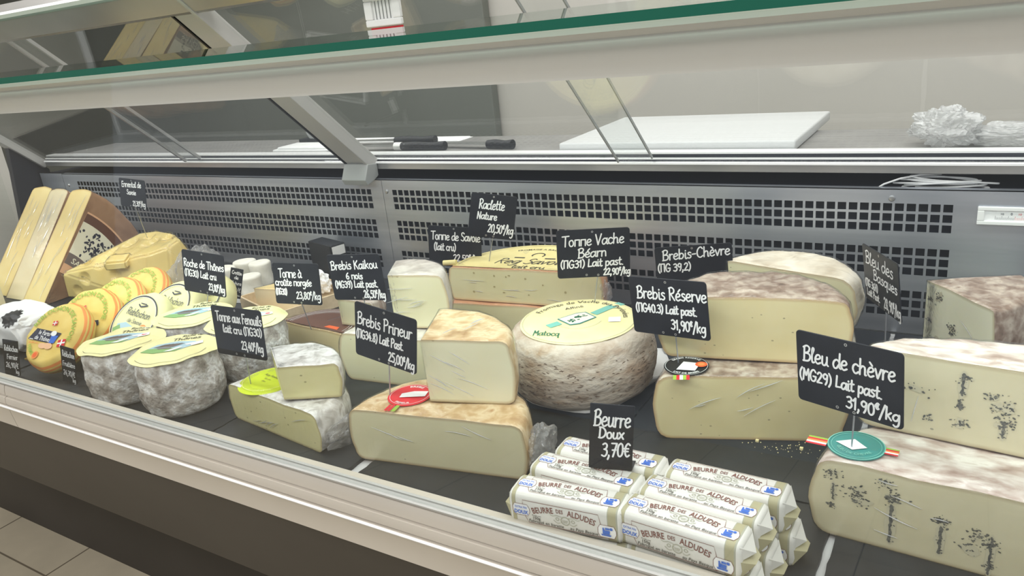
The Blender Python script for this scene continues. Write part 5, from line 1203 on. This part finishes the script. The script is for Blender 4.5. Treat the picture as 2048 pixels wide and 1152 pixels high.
def card(label, base, pos, yaw, tilt, roll, W_, H_, lines, r=0.005, pin=True, wl=0.0023, eye=True, group='black price cards on pins', foot=None, name='price_card'):
    t = thing(name, label, 'price card', base, group)
    A = T(pos[0] - base[0], pos[1] - base[1], pos[2] - base[2]) @ RZ(yaw) @ RX(tilt) @ RY(roll)
    v, f = board_mesh(W_, H_, r)
    pydata('board', [A @ Vector(p) for p in v], f, M['card'], t)
    F = Flat()
    for tx, u0, u1, vb, ch_, rise in lines:
        F.hand(tx, (u0 - .5) * W_, (u1 - .5) * W_, (.5 - vb) * H_, ch_ * H_, wl, rise * H_, 0.05, 0.0004)
    F.build('lettering', M['chalk'], A @ FRONT, 0.0010, t, 'white handwritten lettering')
    if eye:
        for u, vv_ in ((.49, .055), (.40, .945), (.56, .955)):
            mb = MB(); n = 12; c = ((u - .5) * W_, (.5 - vv_) * H_)
            for k, (ri, yy) in enumerate(((0.0009, 0.0012), (0.0019, 0.0012))): mb.v += [tuple(A @ Vector((c[0] + ri * cos(2 * pi * j / n), -yy, c[1] + ri * sin(2 * pi * j / n)))) for j in range(n)]
            mb.f = [(j, (j + 1) % n, n + (j + 1) % n, n + j) for j in range(n)]; mb.mi = [0] * n
            mb.build('eyelet', M['ring'], t)
    if pin:
        p0 = A @ Vector((W_ * .05, 0.0014, -H_ * .30))
        MB().tube([p0, A @ Vector((W_ * .05, 0.0014, -H_ * .5)), Vector((0, 0, -0.012))], 0.00095, 8).build('pin', M['steel'], t, None, 0.8)
    if foot:
        l = foot; B = A
        MB().add([B @ Vector(p) for p in ((-W_ / 2, 0, -H_ / 2), (W_ / 2, 0, -H_ / 2), (W_ / 2 + l[0], l[1], -H_ / 2 + l[2]), (-W_ / 2 + l[0], l[1], -H_ / 2 + l[2]), (-W_ / 2, 0, -H_ / 2 + .001), (W_ / 2, 0, -H_ / 2 + .001), (W_ / 2 + l[0], l[1], -H_ / 2 + l[2] + .001), (-W_ / 2 + l[0], l[1], -H_ / 2 + l[2] + .001))],
            [(0, 1, 2, 3), (4, 5, 6, 7), (0, 1, 5, 4), (2, 3, 7, 6), (0, 3, 7, 4), (1, 2, 6, 5)]).build('foot', M['card'], t)
    return t
card('black price card at 25,00 on the half wheel with the red oval label', (-.737, .765, .086), (-.726, .767, .182), -.2, -2.7, 8.6, .1152, .0873,
     [('Brebis Primeur', .04, .93, .40, .22, .02), ('(WG34.8) Lait Past.', .02, .80, .66, .16, .03), ('25,00^/kg', .55, .97, .91, .18, -.02)])
card('black price card at 23,40 on the small half cheese with the lime label', (-1.023, .741, .068), (-1.021, .741, .163), 4.6, -4.4, 1.3, .111, .0855,
     [('Tomme aux Fenouils', .08, .99, .30, .19, 0), ('lait cru (WG30)', .19, .97, .53, .16, .01), ('23,40^/kg', .52, .95, .83, .18, -.02)])
card('black price card at 23,10 among the grey cylinders, behind the one at 23,40', (-1.362, .925, .1085), (-1.359, .938, .172), 7.1, -6.7, 5.4, .1142, .0894,
     [('Roche de Thônes', .03, .99, .39, .18, 0), ('(WG30) Lait cru', .04, .80, .62, .16, .0), ('23,10^/kg', .60, .98, .88, .17, -.02)])
card('narrow black price tag at 2,50 before the small goat cheeses', (-1.470, 1.075, .051), (-1.463, 1.085, .089), 30, -.9, 18.1, .0294, .0737,
     [('Crottin', .12, .92, .20, .11, 0), ('de', .35, .68, .36, .11, 0), ('Chèvre', .08, .95, .55, .12, 0), ('2,50/€', .03, .95, .78, .14, 0), ('pièce', .50, .92, .92, .06, 0)], .001, False, .0011, False)
card('black price card at 23,80 on the brown-labelled half wheel', (-1.138, .995, .057), (-1.13, .975, .156), 9.8, -7.5, .2, .1097, .0827,
     [('Tomme à', .12, .62, .35, .21, .0), ('croûte morgée', .03, .82, .55, .17, .0), ('(WG30)', .02, .27, .77, .15, .0), ('23,80^/kg', .46, .98, .86, .18, -.01)])
card('black price card at 26,50 on the pale cream half cheese', (-.951, .965, .094), (-.945, .952, .193), 8.1, -1.6, -2.2, .1134, .0863,
     [('Brebis Kaikou', .04, .93, .33, .18, .03), ('6 mois', .30, .62, .53, .14, 0), ('(MG39) Lait past.', .06, .88, .73, .15, .02), ('26,50^/kg', .58, .98, .94, .17, -.01)])
card('black price card at 20,50 on the yellow-labelled half wheel', (-.846, 1.226, .142), (-.824, 1.229, .236), 30.5, -.2, 12, .0912, .089,
     [('Raclette', .18, .74, .34, .21, 0), ('Nature', .16, .60, .58, .16, 0), ('20,50^/kg', .42, .98, .86, .20, -.02)])
card('black price card at 22,50 half hidden behind the card at 20,50', (-.935, 1.238, .0125), (-.933, 1.238, .1635), 16.3, -2.2, 5.1, .1165, .087,
     [('Tomme de Savoie', .05, .98, .34, .20, 0), ('(lait cru)', .10, .52, .60, .18, 0), ('22,50^/kg', .46, .98, .86, .18, 0)])
card('black price card at 22,90 on the whole wheel with the large yellow label', (-.566, 1.130, .116), (-.557, 1.125, .210), 30.1, -2, 2.7, .1244, .085,
     [('Tomme Vache', .07, .92, .34, .21, .03), ('Béarn', .28, .68, .59, .19, .03), ('(WG31) Lait past.', .04, .91, .79, .16, .03), ('22,90^/kg', .63, 1.0, .96, .14, .0)])
card('black price card at 26,90 on the ridged half wheel by the panel', (-.404, 1.206, .0125), (-.408, 1.205, .165), 15.9, -1.9, -2.8, .1282, .0871,
     [('Brebis-Chèvre', .09, .97, .27, .20, .04), ('(WG 39,2)', .02, .46, .50, .16, 0), ('26,90^/kg', .60, .99, .80, .17, .03)])
card('black price card at 31,90 on the half wheel with the black oval label', (-.357, .975, .101), (-.364, .961, .193), -6, 2.4, -2.5, .1192, .088,
     [('Brebis Réserve', .09, .99, .37, .21, .03), ('(WG40.3) Lait past.', .06, .86, .61, .15, .02), ('31,90^/kg', .51, .95, .87, .18, -.01)])
card('black price card at 31,90 on the half wheel with the teal label', (-.102, .829, .099), (-.109, .828, .188), -21, 2, -2.3, .1239, .0899,
     [('Bleu de chèvre', .06, .93, .41, .21, .02), ('(MG29) Lait past.', .02, .82, .68, .16, .02), ('31,90^/kg', .48, .97, .91, .17, 0)])
card('black price card at 28,90 turned sideways before the perforated panel', (-.100, 1.145, .0125), (-.112, 1.145, .190), -59.8, 6.1, -1.6, .116, .0879,
     [('Bleu des', .08, .86, .31, .22, 0), ('Basques', .29, .95, .54, .18, 0), ('(WG 36H)', .03, .40, .74, .13, 0), ('Lait Past.', .06, .44, .90, .12, 0), ('28,90^/kg', .55, 1.0, .93, .20, 0)])
card('black price card at 21,30 on the holey cheese chunk', (-1.938, 1.195, .148), (-1.872, 1.147, .278), 1.4, -8.8, 3.7, .1056, .0736,
     [('Emmental de', .10, .86, .30, .19, .02), ('Savoie', .28, .64, .55, .16, 0), ('21,30^/kg', .48, .97, .93, .18, 0)])
card('small black upright price card at 3,70 standing on the butter packs', (-.347, .7034, .0892), (-.3426, .7043, .1320), 20.6, -.7, 5.2, .0507, .0855,
     [('Beurre', .08, .92, .33, .24, .0), ('Doux', .20, .78, .51, .16, 0), ('3,70€', .28, .93, .80, .22, .02)], .0012, False, .0022, False, 'small footed price tags', (.004, .018, .002))
card('small black footed tag at 26,90 before the yellow pack with the dark name band', (-1.717, .684, 0), (-1.708, .6865, .0412), 26, -1.6, 13.4, .0337, .0805,
     [('Reblochon', .08, .97, .31, .16, 0), ('Fermier', .22, .92, .54, .14, 0), ('26,90/€', .12, .93, .78, .15, 0), ('kg', .74, .94, .94, .12, 0)], .001, False, .0012, False, 'small footed price tags', (.012, .022, .0))
card('small black footed tag at 24,70 beside the front left grey cylinder', (-1.539, .703, 0), (-1.53, .708, .0412), 13.2, -2.9, 12.6, .0351, .0795,
     [('Reblochon', .12, .99, .27, .16, 0), ('Fruitière', .10, .98, .54, .14, 0), ('24,70/€', .10, .93, .80, .15, 0), ('kg', .74, .94, .95, .12, 0)], .001, False, .0012, False, 'small footed price tags', (.012, .024, .0))

# ------------------------------------------------------------------ on the worktop and above
WT = 0.3148
cbd = thing('cutting_board', 'thick white plastic cutting board lying on the worktop', 'cutting board', (-0.5485, 1.655, WT))
MB().box(-0.2465, 0.2465, -0.180, 0.182, 0.0, 0.020).build('board', M['board'], cbd, None, 0.6, 0.004, 3)
bgp = thing('plastic_bag', 'crumpled milky plastic bag at the right end of the worktop', 'bag', (-0.02, 1.53, WT))
crumple(bgp, (-0.040, 0.0, 0.030), 0.052, 0.045, 0.033, 21, 'bag', 5, 'bag_body'); crumple(bgp, (0.060, 0.0, 0.016), 0.075, 0.03, 0.018, 22, 'bag', 5, 'bag_tail')
def knife(label, x, y, z, hl_, bl_, yaw, bolster=False):
    t = thing('knife', label, 'knife', (x, y, z), 'knives on the worktop', radians(yaw))
    mb = MB(); n = 10; pts = []
    mb.tube([(0, 0, .010), (hl_ * .3, 0, .011), (hl_ * .7, 0, .010), (hl_, 0, .011)], [.010, .011, .0095, .011], 12); mb.build('handle', M['black'], t, None, 0.8)
    MB().add([(0, .018, .011), (-bl_ * .7, .016, .011), (-bl_, -.004, .011), (0, -.012, .011), (0, .018, .013), (-bl_ * .7, .016, .0125), (-bl_, -.004, .012), (0, -.012, .0115)], [(0, 1, 2, 3), (7, 6, 5, 4), (0, 1, 5, 4), (1, 2, 6, 5), (2, 3, 7, 6), (3, 0, 4, 7)]).build('blade', M['alu'], t)
    if bolster: MB().tube([(-.022, 0, .010), (.0, 0, .010)], .0105, 12).build('bolster', M['white'], t, 'white collar', 0.8)
    return t
knife('black handled knife with white collar, nearest the sliding door track', -1.265, 1.515, WT, .135, .16, 0, True)
knife('black handled knife lying behind the one with the white collar', -1.355, 1.600, WT, .13, .22, 2)
knife('long dark knife with its black handle end against the dark door edge', -1.015, 1.530, WT, .075, .22, -6)
pp = MB().box(-.23, .23, -.032, .032, 0, .0012).box(-.225, .22, -.030, .034, .0012, .0024).build('paper_sheets', M['paper_w']); pp.location = (-1.40, 1.665, Z0 + WT); pp['label'] = 'thin white paper sheets lying on the worktop behind the knives'; pp['category'] = 'paper'
tw = thing('folded_cloth', 'folded white cloth on the worktop left of the inclined pillar', 'cloth', (-1.62, 1.540, WT))
MB().box(-.10, .11, -.045, .045, 0, .007).box(-.085, .10, -.04, .040, .007, .013).build('cloth', M['paper_w'], tw, None, 0.6, .003)
td = thing('tape_dispenser', 'grey rounded object with a black base left of the inclined pillar', 'dispenser', (-1.665, 1.622, WT))
mb = MB().lathe([(0, -.012), (.030, -.012), (.033, -.008), (.033, .008), (.030, .012), (0, .012)], 32, 0, T(0, 0, .042) @ RX(90)); mb.build('body', M['grey_plastic'], td, None, 0.6)
MB().box(-.06, .045, -.018, .018, 0, .018).build('base', M['black'], td, 'black base', None, .003)
cc = thing('cable_coil', 'white cable coil lying in the gap below the worktop at the right', 'cable', (-0.06, 1.446, 0.2538))
rr = random.Random(3)
for k in range(7):
    a0 = rr.uniform(0, 6); rx, ry = rr.uniform(.05, .075), rr.uniform(.007, .011); cx = rr.uniform(-.015, .02); pts = []
    for i in range(41):
        a = a0 + 2 * pi * i / 40; pts.append((cx + rx * cos(a), ry * sin(a), .003 + k * .0022 + (.004 + .003 * (k % 3)) * (0.5 + .5 * sin(a * 1 + k))))
    MB().tube(pts, .0016, 6).build('cable_loop', M['cable'], cc, None, 0.8)
MB().tube(smooth3 if False else [(-.10, -.012, .001), (-.085, -.013, .012), (-.06, -.012, .022), (-.03, -.004, .027), (0, .004, .027)], .0017, 6).build('cable_end', M['cable'], cc, None, 0.8)
th = thing('thermometer', 'white framed thermometer fixed on the panel at the right edge', 'thermometer', (0.052, 1.416, 0.2060))
mb = MB()
for a in ((-.055, .055, 0.0, .0065), (-.055, .055, .0235, .0300), (-.055, -.045, .0065, .0235), (.045, .055, .0065, .0235)): mb.box(a[0], a[1], -.0055, 0.0, a[2], a[3])
mb.build('frame', M['white'], th, None, None, .0012)
MB().box(-.046, .046, -.002, 0, .006, .024).build('dial', M['paper_w'], th)
F = Flat(); Fr = Flat()
for i in range(26): (Fr if i > 14 and i < 22 else F).rect(-.030 + i * .0018, -.0297 + i * .0018, .0085, .0150 if i % 5 == 0 else .0125)
F.type('10', -.0205, .0165, .0050).type('0', -.0080, .0165, .0060).type('C', .036, .0125, .006); Fr.type('10', .0035, .0165, .0050)
F.build('scale_print', M['navy'], FRONT, .0024, th, 'dark scale marks'); Fr.build('scale_print', M['red'], FRONT, .0024, th, 'red scale marks')
# tag holder and red strip stuck on the sliding door
def slope_frame(x, s, off): 
    p = slope(s, x, off); return Matrix(((1, 0, 0, p.x), (0, DV.y, -NV.y, p.y), (0, DV.z, -NV.z, p.z), (0, 0, 0, 1)))
pb = Vector((-0.868, 1.046, 0.6095))
tg = thing('tag_holder', 'white plastic tag holder stuck on the sliding door near the top edge of the picture', 'tag holder', tuple(pb))
fr = T(0.0, 0.0, 0.024) @ FRONT
def plate(parts, z0, z1, name, k, bev=.001, lb=None, t_=tg, f_=None):
    mb = MB()
    for a in parts: mb.box(a[0], a[1], a[2], a[3], z0, z1, 0, f_ or fr)
    return mb.build(name, M[k], t_, lb, None, bev)
plate([(-.038, .038, -.023, -.012), (-.038, .038, .017, .028), (-.038, -.021, -.012, .017), (.021, .038, -.012, .017)], 0, .007, 'frame', 'white', .002)
plate([(-.021, .021, -.012, .017)], 0, .003, 'slot_back', 'white', 0)
plate([(-.0155 + i * .0075, -.0145 + i * .0075, -.012, .017) for i in range(5)], .003, .0045, 'fins', 'grey_plastic', 0)
pb2 = Vector((-0.868, 1.048, 0.5935))
rs = thing('red_strip', 'red strip just below the white tag holder at the top', 'strip', tuple(pb2))
plate([(-.034, .034, 0, .0155)], 0, .0015, 'strip', 'red', 0, None, rs, FRONT)
# crumbs on the slate
mb = MB(); rr = random.Random(11)
for i in range(60):
    x, y = rr.gauss(-.205, .03), rr.gauss(.962, .010); s = rr.uniform(.0002, .0007) * (3.2 if i % 20 == 0 else 1)
    mb.box(x - s, x + s, y - s, y + s, 0.0, s * 1.3, 0)
o = mb.build('crumbs', M['crumb']); o.location = (0, 0, Z0 + .0001); o['kind'] = 'stuff'; o['label'] = 'pale cheese crumbs scattered on the slate below the buttery half wheels'; o['category'] = 'crumbs'
